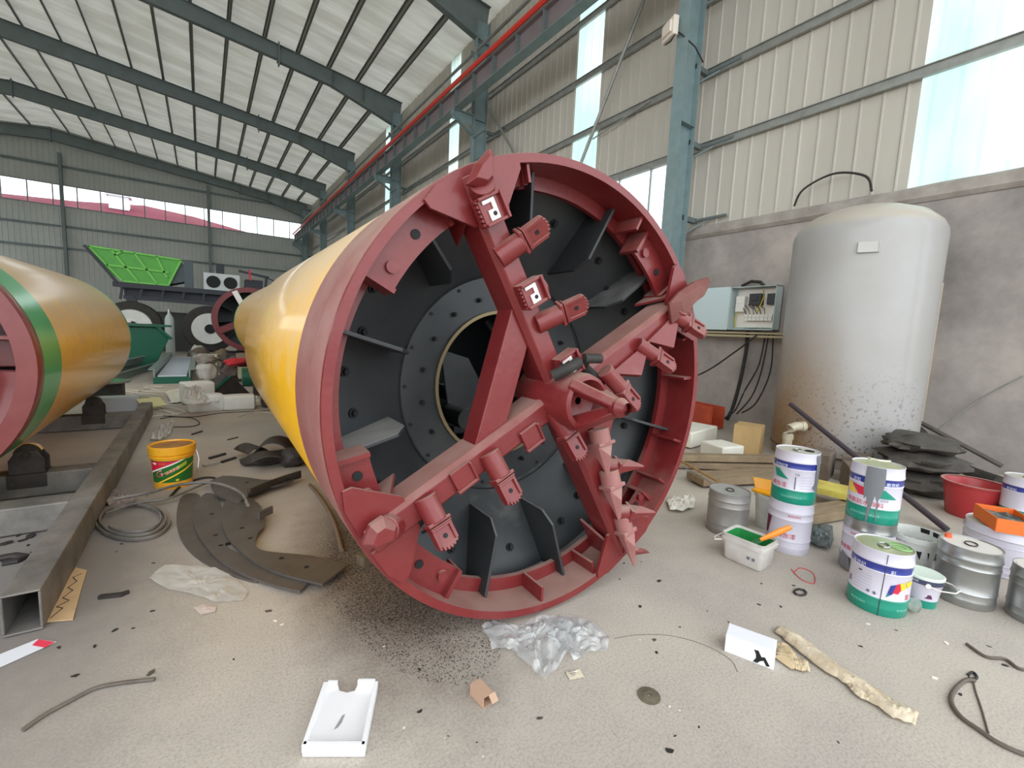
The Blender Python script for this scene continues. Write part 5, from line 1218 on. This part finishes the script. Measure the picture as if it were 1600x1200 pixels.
# coil of flat strip
def spiral(lab, cx, cy, rx, ry, turns, r0, z0, a0=0, name='steel_strip_coil'):
    b = MB(); pts = []
    c = gp(cx, cy); n = int(40 * turns)
    for i in range(n + 1):
        a = a0 + 2 * PI * turns * i / n; s = 1 - .28 * i / n
        p = gp(cx + rx * math.cos(a) * s, cy + ry * math.sin(a) * s) - c; p.z = z0 + .025 * i / n; pts.append(p)
    b.tube(pts, r0, 6, flat=.55); return tag(b.build(name, m_tube, loc=c, smooth=40), lab, 'coil')
spiral('flat steel strip coiled in three turns on the floor right of the tube frame', 206, 818, 60, 30, 2.4, .016, .016)
floor_tube('steel_strip', 'long flat steel strip arching over the coil to the curved plates', [(180, 800), (230, 790), (280, 776), (320, 772), (350, 776), (378, 790), (388, 810)], .013, m_tube, 'steel strip', z=.11)
floor_tube('steel_strip', 'flat steel strip lying across the coil towards the bucket', [(165, 812), (215, 795), (262, 788), (310, 768), (350, 752)], .011, m_tube, 'steel strip', z=.05)
floor_tube('rubber_hose', 'dark rubber hose arching on the floor right of the yellow bucket', [(266, 778), (282, 762), (310, 750), (332, 748), (345, 754)], .011, m_rubber, 'hose')
sheet('film_scrap', 'crumpled dusty film scrap beside the tube frame above the coil', 'plastic sheet', [gp(x, y) for x, y in ((166, 790), (176, 770), (192, 772), (212, 786), (196, 796), (178, 800))], mat('dusty_film', (160, 146, 142), .5, 0, (110, 100, 98), 12, .5), .05, 21)
floor_tube('curved_bar', 'curved rusty bar on the floor along the left side of the machine', [(484, 760), (500, 780), (516, 806), (526, 832), (534, 864)], .016, mat('rusty_bar', (118, 98, 82), .7), 'bar')
# black cut sheet heap beside the yellow shell
m_dkrub = mat('dark_rubber_sheet', (70, 64, 62), .6, 0, (50, 46, 45), 6, .4)
def curl(lab, c, R, h, a0, a1, rz, tilt=0):
    b = MB(); b.grid(14, 3, lambda u, v: (R * math.cos(a0 + (a1 - a0) * u), h * (v - .5), R * math.sin(a0 + (a1 - a0) * u))); o = b.build('rubber_offcut', m_dkrub, loc=c, rz=rz, smooth=40, solid=.012); o.rotation_euler.x = tilt
    return tag(o, lab, 'rubber offcut', 'dark rubber offcuts beside the yellow shell')
curl('left curled rubber offcut of the heap beside the yellow shell', gp(392, 716) + Vector((0, 0, .0)), .15, .3, .1, 2.4, .4)
curl('right curled rubber offcut of the heap beside the yellow shell', gp(430, 715) + Vector((0, 0, .02)), .20, .35, .2, 2.8, -.3)
curl('front flat rubber offcut of the heap beside the yellow shell', gp(415, 735) + Vector((0, 0, -.12)), .3, .25, 1.1, 2.1, .1)
lump('rubber_lump', 'dark dusty rubber lump under the curled offcuts', 'rubber lump', gp(432, 722), (.32, .16, .06), m_dkrub, 4, .4)
lump('rubber_lump', 'round dark rubber lump right against the yellow shell', 'rubber lump', gp(458, 728), (.13, .13, .11), m_dkrub, 9, .3)
for (x0, y0, x1, y1, lab) in ((327, 716, 352, 709, 'small dark ring-ended bar left of the rubber heap'), (346, 722, 368, 715, 'dark steel bar in front of the rubber heap')):
    b = MB(); b.bar(gp(x0, y0, .012), gp(x1, y1, .012), .03, .024); tag(b.build('steel_bar', m_dkmetal), lab, 'steel bar')
b = MB(); b.bar(gp(318, 728, .015), gp(340, 723, .015), .06, .03); tag(b.build('steel_offcut', mat('bright_offcut', (176, 172, 168), .4, .4)), 'bright small metal offcut right of the yellow bucket', 'steel offcut')
b = MB(); b.prism([(-.06, -.02), (.05, -.02), (.075, .012), (.065, .022), (.04, .004), (-.055, .004)], (0, 0, .01), (1, 0, 0), (0, 1, 0), .02); tag(b.build('steel_offcut', m_dkmetal, loc=gp(176, 932), rz=-.3), 'dark angular steel offcut alone on the floor beside the cardboard strip', 'steel offcut')

# yellow bucket
t = thing('grease_bucket', 'yellow bucket with a red and green diagonal label on the floor', 'bucket', (-.27, 5.22, 0), math.atan2(-5.22, .27))
b = MB(); b.lathe([(.001, .0), (.145, 0), (.15, .01), (.152, .05), (.165, .30), (.178, .302), (.178, .312), (.168, .316), (.182, .33), (.186, .38), (.186, .40), (.176, .405), (.17, .392), (.001, .39)], 56); b.build('bucket_body', mat('bucket_yellow', (244, 178, 34), .35, 0, (226, 160, 40), 6, .3, coat=.3), t)
def bp_(poly, m, off=.0015, nm='label_print'):
    vs, fs = patch([(math.radians(a) * .16, z) for a, z in poly], 14); q = MB(); out = []
    for x, y in vs: an = x / .16; r = .152 + (.165 - .152) * (y - .05) / .25 + off; out.append((math.cos(an) * r, math.sin(an) * r, y))
    q.add(out, fs); return q.build(nm, m, t, smooth=0)
m_lg = mat('label_green', (34, 104, 40), .4); m_lr = mat('label_red', (200, 32, 60), .4)
bp_([(-72, .07), (72, .07), (72, .28), (-72, .28)], m_lg); bp_([(-72, .275), (-10, .275), (22, .28), (-72, .17)], m_lr, .003)
bp_([(-72, .172), (22, .280), (34, .280), (-72, .158)], m_white, .004); bp_([(-48, .07), (-38, .07), (72, .225), (72, .24)], m_cyel, .004)
bp_([(-26, .165), (38, .262), (38, .225), (-20, .148)], mat('print_olive', (166, 172, 52), .5), .004)
def ct(body, size, deg, z, m, shear, off):
    vs, fs, w = text_geo(body, size); q = MB(); out = []
    for x, y in vs:
        yy = z + y + shear * x; an = math.radians(deg) + x / .16; r = .152 + .013 * (yy - .05) / .25 + off; out.append((math.cos(an) * r, math.sin(an) * r, yy))
    q.add(out, fs); return q.build('lettering', m, t, smooth=0)
ct('G', .088, -52, .108, m_white, .52, .0045); ct('rease', .062, -32, .128, m_white, .52, .0045); ct('G', .080, -51, .110, m_lr, .52, .006); ct('rease', .055, -31, .130, m_lr, .52, .006)
bp_([(6, .082), (10, .078), (15, .082), (16, .094), (11, .10), (6, .095)], m_cyel, .003); bp_([(-64, .255), (-60, .262), (-48, .26), (-46, .25), (-54, .242)], m_white, .004); ct('润滑脂', .018, -40, .245, mat('print_orange', (240, 130, 50), .5), 0, .005)
b = MB(); b.lathe([(.001, .391), (.165, .393)], 40); b.build('lid', mat('lid_dirty', (178, 120, 34), .5, 0, (110, 70, 36), 12, .5), t)
b = MB(); b.tube([(.05, .185, .33), (.11, .20, .26), (.13, .19, .18), (.08, .185, .12)], .004); b.build('handle', m_white, t)
sheet('film_scrap', 'pale plastic film behind the rim of the yellow bucket', 'plastic sheet', [gp(x, y) for x, y in ((234, 690), (244, 674), (262, 664), (272, 662), (266, 682), (250, 690))], m_film2, .10, 31, .01)

# containers, cables and boards in the middle distance
m_pe = mat('milky_plastic', (232, 232, 226), .4, 0, (216, 216, 210), 6, .3, coat=.2)
def jerry(lab, c, rz, d, lay):
    t = thing('jerrycan', lab, 'jerrycan', c, rz, 'white plastic jerrycans'); b = MB()
    rs_ = []
    L_, w, h = d
    for x, s in ((-L_ / 2, .8), (-L_ / 2 + .02, .95), (-L_ * .1, 1), (L_ * .1, 1), (L_ / 2 - .03, .97), (L_ / 2, .7)):
        rs_.append([(x, p[0] * s, p[1] * s + h / 2) for p in [(q[0], q[1]) for q in rsq(w / 2, h / 2, 0, .04)]])
    rings(b, rs_); b.build('body', m_pe, t, smooth=40)
    b = MB(); b.cyl((L_ / 2, w * .25, h * .7), (L_ / 2 + .04, w * .25, h * .7), .035, n=16); b.build('cap', m_pe, t)
    b = MB(); b.tube([(L_ / 2 - .02, -w * .3, h * .5), (L_ / 2 + .05, -w * .2, h * .55), (L_ / 2 + .05, w * .05, h * .6), (L_ / 2 - .01, w * .12, h * .6)], .014); b.build('handle', m_pe, t)
    return t
jerry('white jerrycan lying with its round cap end facing the camera', (.0, 9.3, 0), 4.9, (.30, .52, .30), 0)
jerry('white jerrycan lying sideways, the closest one to the yellow shell', (.50, 9.3, 0), .05, (.50, .28, .27), 0)
jerry('white jerrycan leaning behind the other two', (-.12, 10.2, 0), 1.9, (.34, .50, .42), 0)
sheet('plastic_bag', 'crumpled clear bag on top of the white jerrycans', 'bag', [gp(x, y, .33) for x, y in ((284, 628), (286, 606), (304, 598), (318, 612), (330, 628), (308, 632))], m_film2, .10, 41, .31)
sheet('white_cloth', 'white cloth spread behind the jerrycans', 'cloth', [gp(x, y) for x, y in ((258, 614), (290, 606), (330, 612), (336, 622), (300, 632), (268, 632))], m_cloth, .05, 42)
# grey board and foam slab on the floor by the frame
b = MB(); b.box((0, 0, .12), (.6, .3, .24)); tag(b.build('grey_case', mat('case_grey', (176, 180, 186), .5), loc=(-1.22, 9.75, 0), rz=0.05, bevel=.01), 'pale grey flat case behind the far cross tube of the stand', 'case')
b = MB(); b.box((0, 0, 0), (.34, .24, .02)); o = b.build('yellow_board', mat('pale_board', (214, 210, 160), .6), loc=(-.75, 9.6, .14), rz=.5, smooth=0); o.rotation_euler.x = .5; tag(o, 'pale yellow card leaning beside the grey case', 'card')
t = thing('table_saw', 'dark box with a green topped disc behind the roller stand', 'tool', (-1.5, 10.9, 0)); b = MB(); b.box((0, 0, .17), (.5, .4, .34)); b.build('body', m_rubber, t, bevel=.01); b = MB(); b.cyl((0, 0, .35), (0, 0, .38), .36, n=30); b.build('disc', m_tin, t); b = MB(); b.box((.15, 0, .385), (.2, .14, .02)); b.build('green_pad', m_green, t)
m_rope = mat('pale_cable', (206, 200, 186), .6)
random.seed(11)
for k in range(9):
    cx, cy = random.uniform(205, 275), random.uniform(612, 646); pts = []
    for i in range(6): pts.append((cx + random.uniform(-42, 42), cy + random.uniform(-9, 9)))
    floor_tube('pale_cable', 'one of the pale tangled cables on the floor beyond the roller stand', pts, .011, m_rope, 'cable', grp='pale tangled cables')
for k, (pts, lab) in enumerate((([(380, 640), (410, 634), (440, 644), (460, 640)], 'upper pale cord running under the yellow shell'), ([(372, 652), (400, 644), (430, 648), (452, 652)], 'lower pale cord running under the yellow shell'))): floor_tube('pale_lead', lab, pts, .009, m_rope, 'cord')
floor_tube('black_wire', 'thin black wire looping on the floor beyond the yellow bucket', [(250, 655), (270, 652), (300, 654), (312, 662), (300, 667), (272, 668)], .007, m_rubber, 'wire')
floor_tube('black_wire', 'long black wire crossing the floor in front of the jerrycans', [(250, 650), (300, 652), (345, 646), (400, 643), (450, 640)], .006, m_rubber, 'wire')
floor_tube('steel_rod', 'short dark rod lying behind the yellow bucket', [(300, 680), (316, 675)], .012, m_dkmetal, 'rod')
floor_tube('steel_rod', 'short dark rod lying alone between the bucket and the yellow shell', [(356, 688), (372, 684)], .008, m_dkmetal, 'rod')

name_by_side([o for o in COL.objects if o.name.startswith('pale_cable')], '%s from the left of the pale tangled cables beyond the roller stand', 'cable')
# steel channel profiles and conveyor trough
m_gpro = mat('galv_profile', (150, 160, 158), .35, .4); m_dgreen = mat('dark_green_paint', (20, 92, 70), .4, coat=.2)
for k, (x, z) in enumerate(((-1.95, 0), (-2.42, .0), (-2.2, .21))):
    b = MB(); q_ = Vector((x, 13.6, z)); r_ = Vector((x + .55, 17.2, z))
    b.bar(q_ + Vector((0, 0, .02)), r_ + Vector((0, 0, .02)), .34, .02); b.bar(q_ + Vector((-.16, 0, .1)), r_ + Vector((-.16, 0, .1)), .02, .18); b.bar(q_ + Vector((.16, 0, .1)), r_ + Vector((.16, 0, .1)), .02, .18); b.bar(q_ + Vector((.2, 0, .19)), r_ + Vector((.2, 0, .19)), .08, .02)
    tag(b.build('steel_channel', m_gpro, smooth=0), ('right', 'left', 'upper')[k] + ' grey-green steel channel lying beyond the left shield', 'channel', 'steel channels beyond the left shield')
t = thing('conveyor_trough', 'long trough with white lining and raised side flanges on the floor', 'trough', (-.64, 13.4, 0), -.0)
b = MB(); b.box((0, 3.2, .08), (.72, 6.4, .16)); b.build('base', m_dgreen, t, smooth=0); b = MB(); b.box((0, 3.2, .18), (.56, 6.3, .03)); b.build('lining', mat('lining_blue_white', (206, 214, 226), .35), t, smooth=0)
b = MB()
for s in (-1, 1): b.bar((s * .34, 0, .24), (s * .30, 6.4, .24), .03, .2); b.bar((s * .39, 0, .34), (s * .35, 6.4, .34), .12, .02)
b.build('side_flange', m_gpro, t, smooth=0)
# green machine housing behind
t = thing('green_housing', 'dark green steel housing tilted on the floor behind the left shield', 'machine housing', (-2.0, 18.2, 0), .25)
b = MB(); b.prism([(-1.1, 0), (.55, 0), (.95, .9), (.7, 1.25), (-.9, 1.25), (-1.1, 1.0)], (0, 0, 0), (1, 0, 0), (0, 0, 1), 1.6); b.build('housing', m_dgreen, t, smooth=0, bevel=.02)
b = MB(); b.box((.0, -.1, 1.3), (2.0, 1.7, .06)); b.bar((.6, -.85, 1.32), (1.0, -.85, .9), .08, .08); b.bar((-.9, -.82, .1), (-.9, -.82, 1.2), .06, .06); b.build('frame', m_dgreen, t, smooth=0)
b = MB(); b.cyl((-.3, -.8, .55), (-.3, -.84, .55), .1, n=20); b.build('port', m_black, t)
b = MB(); b.box((-.3, .1, 1.42), (.9, .5, .12)); b.build('white_panel', m_white, t, smooth=0)
# sacks, bag of powder, boards and red cloth right of the trough
lump('powder_sack', 'upright white woven sack beside the trough', 'sack', (.05, 13.6, 0), (.24, .22, .27), mat('woven_white', (192, 188, 180), .8, 0, (160, 154, 146), 6, .4), 17, .25)
lump('cloth_heap', 'grey cloth piled on the white woven sack', 'cloth', (.05, 13.7, .46), (.26, .24, .12), mat('cloth_grey', (158, 150, 140), .9, 0, (120, 112, 104), 9, .4), 27, .4)
b = MB(); b.cyl((.75, 12.6, .22), (2.6, 12.6, .22), .22, n=30); tag(b.build('green_roll', m_dgreen), 'dark green pipe lying across the floor behind the yellow shell', 'pipe')
b = MB(); b.box((1.7, 13.1, .30), (2.0, .5, .3)); tag(b.build('beige_panel', mat('beige_panel', (176, 172, 140), .6)), 'beige panel behind the dark green pipe', 'panel')
lump('red_cloth', 'bright red cloth lying over the beige panel', 'cloth', (.78, 12.95, .46), (.32, .24, .10), mat('cloth_red', (206, 30, 44), .7, 0, (70, 40, 44), 3, .6), 33, .5)
lump('dark_coat', 'dark coat beside the red cloth', 'coat', (.62, 13.7, .0), (.3, .3, .3), mat('coat_dark', (70, 60, 62), .8, 0, (110, 90, 84), 6, .5), 37, .5)
t = thing('black_bin', 'black tray tipped on its side in front of the dark green pipe', 'tray', (.38, 11.2, 0), .3); b = MB(); b.prism([(-.5, 0), (.4, 0), (.05, .42), (-.05, .42)], (0, 0, 0), (1, 0, 0), (0, 0, 1), .4); b.build('tray_body', m_rubber, t, smooth=0); b = MB(); b.bar((-.45, -.22, .02), (.0, -.22, .42), .05, .03); b.build('rim', m_dgreen, t, smooth=0)
for i, (x, y, w, h, c, lab) in enumerate(((.0, 17.7, .55, .4, (190, 186, 160), 'cream carton pallet left of the brown cartons'), (.1, 16.6, .5, .5, (196, 192, 172), 'cream carton beside the brown cartons'), (1.3, 16.5, .9, .55, (136, 116, 98), 'brown carton in front of the third cutting ring'), (1.95, 15.6, .6, .4, (178, 132, 90), 'orange-brown carton under the third cutting ring'))):
    b = MB(); b.box((0, 0, h / 2), (w, .6, h)); tag(b.build('storage_carton', mat('carton_%d' % i, c, .7), loc=(x, y, 0), rz=random.uniform(-.2, .2), smooth=0), lab, 'carton', 'cartons in the middle distance')
b = MB(); b.lathe([(0, 0), (.12, 0), (.12, .35), (.05, .45), (.05, .5), (0, .5)], 20); tag(b.build('white_bottle', m_pe, loc=(.2, 16.9, 0)), 'white bottle standing by the cream cartons', 'bottle')
t = thing('gas_cylinder', 'tall pale gas cylinder standing behind the green housing', 'gas cylinder', (-1.0, 20.6, 0)); b = MB(); b.lathe([(0, 0), (.14, 0), (.14, 1.45), (.12, 1.56), (.07, 1.66), (0.05, 1.7)], 24); b.build('bottle', mat('cyl_pale', (178, 184, 180), .4), t); b = MB(); b.cyl((0, 0, 1.68), (0, 0, 1.86), .06, n=12); b.cyl((-.1, 0, 1.8), (.1, 0, 1.8), .03, n=10); b.build('valve', m_tin, t)
random.seed(5)
for k in range(16):
    x, y = -.15 + (k % 4) * .75 + random.uniform(-.08, .08), 20.0 + (k // 4) * .75; lump('junk_lump', 'j', 'junk', (x, y, 0), (random.uniform(.24, .33), .28, random.uniform(.12, .32)), random.choice([m_brick, m_dkmetal, m_rubber, m_cloth if k % 4 == 0 else m_board]), k * 3, .35, 'junk heaped behind the cartons', n=(14, 8))

name_by_side([o for o in COL.objects if o.name.startswith('junk_lump')], '%s from the left of the dusty junk lumps behind the cartons', 'junk')
# third cutting ring and yellow shell beyond the machine
t = thing('yellow_shield_tube', 'smaller yellow shield tube showing behind the left of the main machine', 'tunnel shield', (1.66, 8.2, 0)); b = MB(); b.lathe([(.9, 0), (.98, .02), (.98, 5.6), (.9, 5.64)], 72, axis='Y'); b.build('shell', m_yellow, t, loc=(0, 0, 1.5)); b = MB(); b.lathe([(.981, 5.62), (.985, 5.63), (.985, 5.8), (.9, 5.8)], 72, axis='Y'); b.build('green_band', m_green, t, loc=(0, 0, 1.5)); b = MB(); b.lathe([(.9, 0), (.02, 0)], 40, axis='Y'); b.build('bulkhead', m_dark, t, loc=(0, 0, 1.5))
for y in (1.2, 2.8): b = MB(); b.box((0, y, .28), (1.6, .25, .5)); b.build('cradle', m_dkmetal, t, smooth=0)
t = thing('spare_cutting_ring', 'dark red cutting ring with a pale bar, standing beyond the yellow shell', 'cutting ring', (1.3, 17.5, 0)); RR = 1.06; cz = 1.62
b = MB(); b.lathe([(RR, 0), (RR, 1.4), (RR - .15, 1.4), (RR - .12, .5), (RR - .16, .02), (RR - .16, 0), (RR, 0)], 72, axis='Y'); b.build('ring', mat('dark_red_paint', (112, 40, 42), .5), t, loc=(0, 0, cz), smooth=30)
b = MB(); b.lathe([(RR - .14, .7), (.2, .9), (.02, .9)][::-1], 48, axis='Y'); b.build('back_plate', m_dark, t, loc=(0, 0, cz))
for k in range(10):
    a = k * 36 + 8; er = pol(1, a, 0); q = MB(); q.prism([(.9, .15), (.5, .3), (.5, .75), (.92, .7)], (0, 0, 0), er, (0, 1, 0), .02); q.build('mixing_vane', m_dark, t, loc=(0, 0, cz), smooth=0)
q = MB(); q.bar(pol(1.0, 115, -.03), pol(.05, 80, -.03), .16, .1, up=(0, 1, 0)); q.build('pale_bar', m_white, t, loc=(0, 0, cz), smooth=0)
q = MB(); q.bar(pol(.98, 205, .0), pol(.05, 200, 0), .2, .14, up=(0, 1, 0)); q.bar(pol(.98, 285, .0), pol(.05, 280, 0), .2, .14, up=(0, 1, 0)); q.build('cutting_arm', MATS['dark_red_paint'], t, loc=(0, 0, cz), smooth=0)
b = MB(); b.box((0, .5, .25), (1.3, 1.4, .5)); b.build('cradle', m_dkmetal, t, smooth=0)

# green hopper truck at the far end
t = thing('hopper_truck', 'bright green hopper on a dark wheeled chassis with white wheel discs by the far wall', 'hopper truck', (-1.6, 24, 0))
m_hop = mat('hopper_green', (84, 178, 48), .45, 0, (74, 160, 44), 2, .3)
HP = [(-1.95, 4.15), (.92, 3.98), (.45, 2.88), (-1.02, 2.92), (-1.45, 3.25)]
b = MB()
fr = [Vector((x, -.1, z)) for x, z in HP]; bk = [Vector((x * .98, 2.3, z + .02)) for x, z in HP]
k = len(HP)
b.add(fr + bk, [tuple(range(k))[::-1], tuple(range(k, 2 * k))] + [(i, (i + 1) % k, k + (i + 1) % k, k + i) for i in range(1, k)]); b.build('hopper', m_hop, t, smooth=0)
b = MB()
for (x0, z0, x1, z1) in ((-1.95, 4.15, .92, 3.98), (-1.45, 3.5, .5, 3.42), (-1.3, 4.1, -.5, 2.92), (-.6, 4.07, .1, 2.9), (.1, 4.03, .42, 3.2), (.92, 3.98, .45, 2.88), (-.98, 2.92, .45, 2.88), (-1.95, 4.15, -1.0, 2.92), (-.95, 4.09, -1.2, 3.9)):
    b.bar((x0, -.14, z0), (x1, -.14, z1), .06, .07)
b.build('hopper_rib', mat('hopper_rib_green', (112, 200, 72), .45), t, smooth=0)
b = MB(); b.bar((-2.05, -.2, 4.15), (-1.15, -.2, 2.85), .1, .1); b.bar((-1.9, .4, 3.9), (-1.2, .4, 2.8), .08, .08); b.bar((-1.3, -.1, 2.78), (4.2, -.1, 2.72), .2, .2); b.bar((-1.3, 2, 2.78), (4.2, 2, 2.72), .2, .2); b.bar((-1.0, -.1, 2.3), (3.6, -.1, 2.2), .16, .14)
for x in (-1.1, -.5, .2, .9, 1.6, 2.3, 3.0, 3.6): b.bar((x, -.1, 2.2), (x + .1, -.1, 2.8), .08, .08)
b.box((1.2, 1, 2.45), (4.4, 1.6, .4)); b.bar((-.8, -.1, 2.3), (-.4, -.1, 1.4), .3, .3); b.bar((1.9, -.1, 2.3), (1.9, -.1, 1.4), .3, .3)
b.build('chassis', mat('chassis_dark', (50, 52, 60), .6), t, smooth=0)
b = MB(); b.prism([(.5, 2.95), (1.0, 3.1), (1.0, 3.85), (.6, 3.5)], (0, .6, 0), (1, 0, 0), (0, 0, 1), 1.2); b.box((1.15, .3, 3.4), (.3, .9, 1.1)); b.build('engine_cover', mat('slate_cover', (70, 84, 88), .5), t, smooth=0)
b = MB(); b.box((2.35, .1, 3.2), (1.35, .3, .75)); f_ = b.build('fan_unit', mat('fan_grey', (206, 210, 208), .5), t, bevel=.02)
for x in (2.03, 2.67): q = MB(); q.cyl((x, -.06, 3.2), (x, -.09, 3.2), .26, n=28); q.build('fan', m_black, f_)
b = MB(); b.box((2.3, .2, 3.75), (.3, .3, .5)); b.build('exhaust', MATS['chassis_dark'], t, smooth=0)
b = MB(); b.bar((3.0, -.0, 2.9), (3.0, 0, 3.8), .1, .1); b.bar((3.0, 0, 3.78), (4.2, 0, 3.6), .1, .1); b.bar((4.1, 0, 3.6), (4.0, 0, 2.8), .1, .1); b.box((3.6, .5, 3.1), (.7, .8, .7)); b.bar((4.2, 0, 3.55), (5.0, 0, 3.3), .05, .05); b.box((5.0, 0, 3.2), (.12, .12, .3)); b.build('cab_frame', MATS['chassis_dark'], t, smooth=0)
b = MB(); b.bar((3.45, -.05, 3.4), (3.4, -.05, 3.85), .1, .08); b.build('red_flag', m_cred, t, smooth=0)
for x, nm in ((-.72, 'l'), (1.85, 'r')):
    q = MB(); q.cyl((x, -.75, 1.15), (x, -.15, 1.15), .98, n=48); w_ = q.build('tyre', m_rubber, t, smooth=30, bevel=.06)
    q = MB(); q.lathe([(.66, 0), (.64, -.06), (.5, -.03), (.2, -.02), (.02, -.02)], 40, (x, -.76, 1.15), axis='Y'); q.build('wheel_disc', m_pe, w_)
    q = MB(); q.cyl((x, -.84, 1.15), (x, -.6, 1.15), .2, n=16); q.build('wheel_hub', m_black, w_)
b = MB(); b.box((.6, 2.2, .9), (3.4, .3, 1.8)); b.build('undercarriage', mat('concrete_dark', (96, 98, 96), .8), t, smooth=0)

# loose chips and bits on the near floor
random.seed(21)
chips = [(420, 955, .02), (612, 968, .012), (656, 1112, .014), (655, 1046, .012), (843, 1123, .016), (1022, 1000, .016), (1026, 1020, .013), (1030, 908, .02), (1000, 948, .018), (1062, 980, .010), (1046, 1173, .018), (1055, 1150, .008), (1092, 1136, .008), (1190, 912, .012), (1186, 945, .014), (1220, 948, .013), (1240, 915, .012), (1138, 972, .008), (1105, 955, .008), (975, 880, .012), (968, 905, .010), (1002, 878, .009), (340, 925, .014), (236, 1052, .02), (118, 1056, .016), (148, 1010, .014), (180, 985, .018), (92, 1012, .014), (208, 982, .012), (238, 955, .014), (190, 850, .014), (240, 880, .012), (182, 862, .010), (212, 765, .012), (230, 775, .016), (240, 772, .01), (365, 1030, .008), (700, 1150, .006), (745, 1160, .006), (1345, 1010, .012), (1400, 985, .012), (1570, 1040, .018), (1545, 1010, .012), (1310, 1160, .008), (1500, 1085, .015)]
MARKS = [((530, 1130), 'the white foam tray'), ((752, 1092), 'the small brown carton'), ((850, 1020), 'the clear plastic sheet'), ((1014, 1088), 'the grinding disc'), ((1172, 1018), 'the white carton'), ((1325, 1060), 'the torn board strip'), ((1250, 927), 'the dark metal loop'), ((975, 870), 'the claw at the foot of the machine'), ((1540, 1110), 'the open hose loop'), ((310, 915), 'the milky plastic film'), ((206, 818), 'the steel strip coil'), ((272, 760), 'the yellow bucket'), ((100, 935), 'the cardboard strip'), ((30, 1020), 'the leaflet'), ((140, 1085), 'the bent stick')]
def by_marks(items, name, what, cat, grp, ms):
    near = {}
    for x, y, s in items:
        d, w = min((((x - mx_) ** 2 + (y - my_) ** 2) ** .5, w_) for (mx_, my_), w_ in MARKS); near.setdefault(w, []).append((d, x, y, s))
    for w, l in near.items():
        for i, (d, x, y, s) in enumerate(sorted(l)):
            lab = '%s lying closest to %s' % (what, w) if i == 0 else '%s, %s closest to %s' % (what, ORD[i], w)
            o = scrap(x, y, s, name, lab, grp=grp, m=ms[i % len(ms)]); o['category'] = cat
by_marks(chips, 'metal_chip', 'small dark metal chip', 'metal chip', 'metal chips on the near floor', [m_scrap, m_scrap, m_plate])
by_marks([(632, 1137, .008), (695, 1153, .005), (755, 1182, .005), (1046, 1104, .010), (1062, 1110, .006), (600, 1010, .008), (430, 970, .012), (440, 976, .01), (1356, 975, .012), (1478, 1005, .018), (1460, 1060, .02), (1000, 1000, .006)], 'white_chip', 'small white chip', 'chip', 'white chips on the near floor', [m_white])
# spilt metal grit next to the machine
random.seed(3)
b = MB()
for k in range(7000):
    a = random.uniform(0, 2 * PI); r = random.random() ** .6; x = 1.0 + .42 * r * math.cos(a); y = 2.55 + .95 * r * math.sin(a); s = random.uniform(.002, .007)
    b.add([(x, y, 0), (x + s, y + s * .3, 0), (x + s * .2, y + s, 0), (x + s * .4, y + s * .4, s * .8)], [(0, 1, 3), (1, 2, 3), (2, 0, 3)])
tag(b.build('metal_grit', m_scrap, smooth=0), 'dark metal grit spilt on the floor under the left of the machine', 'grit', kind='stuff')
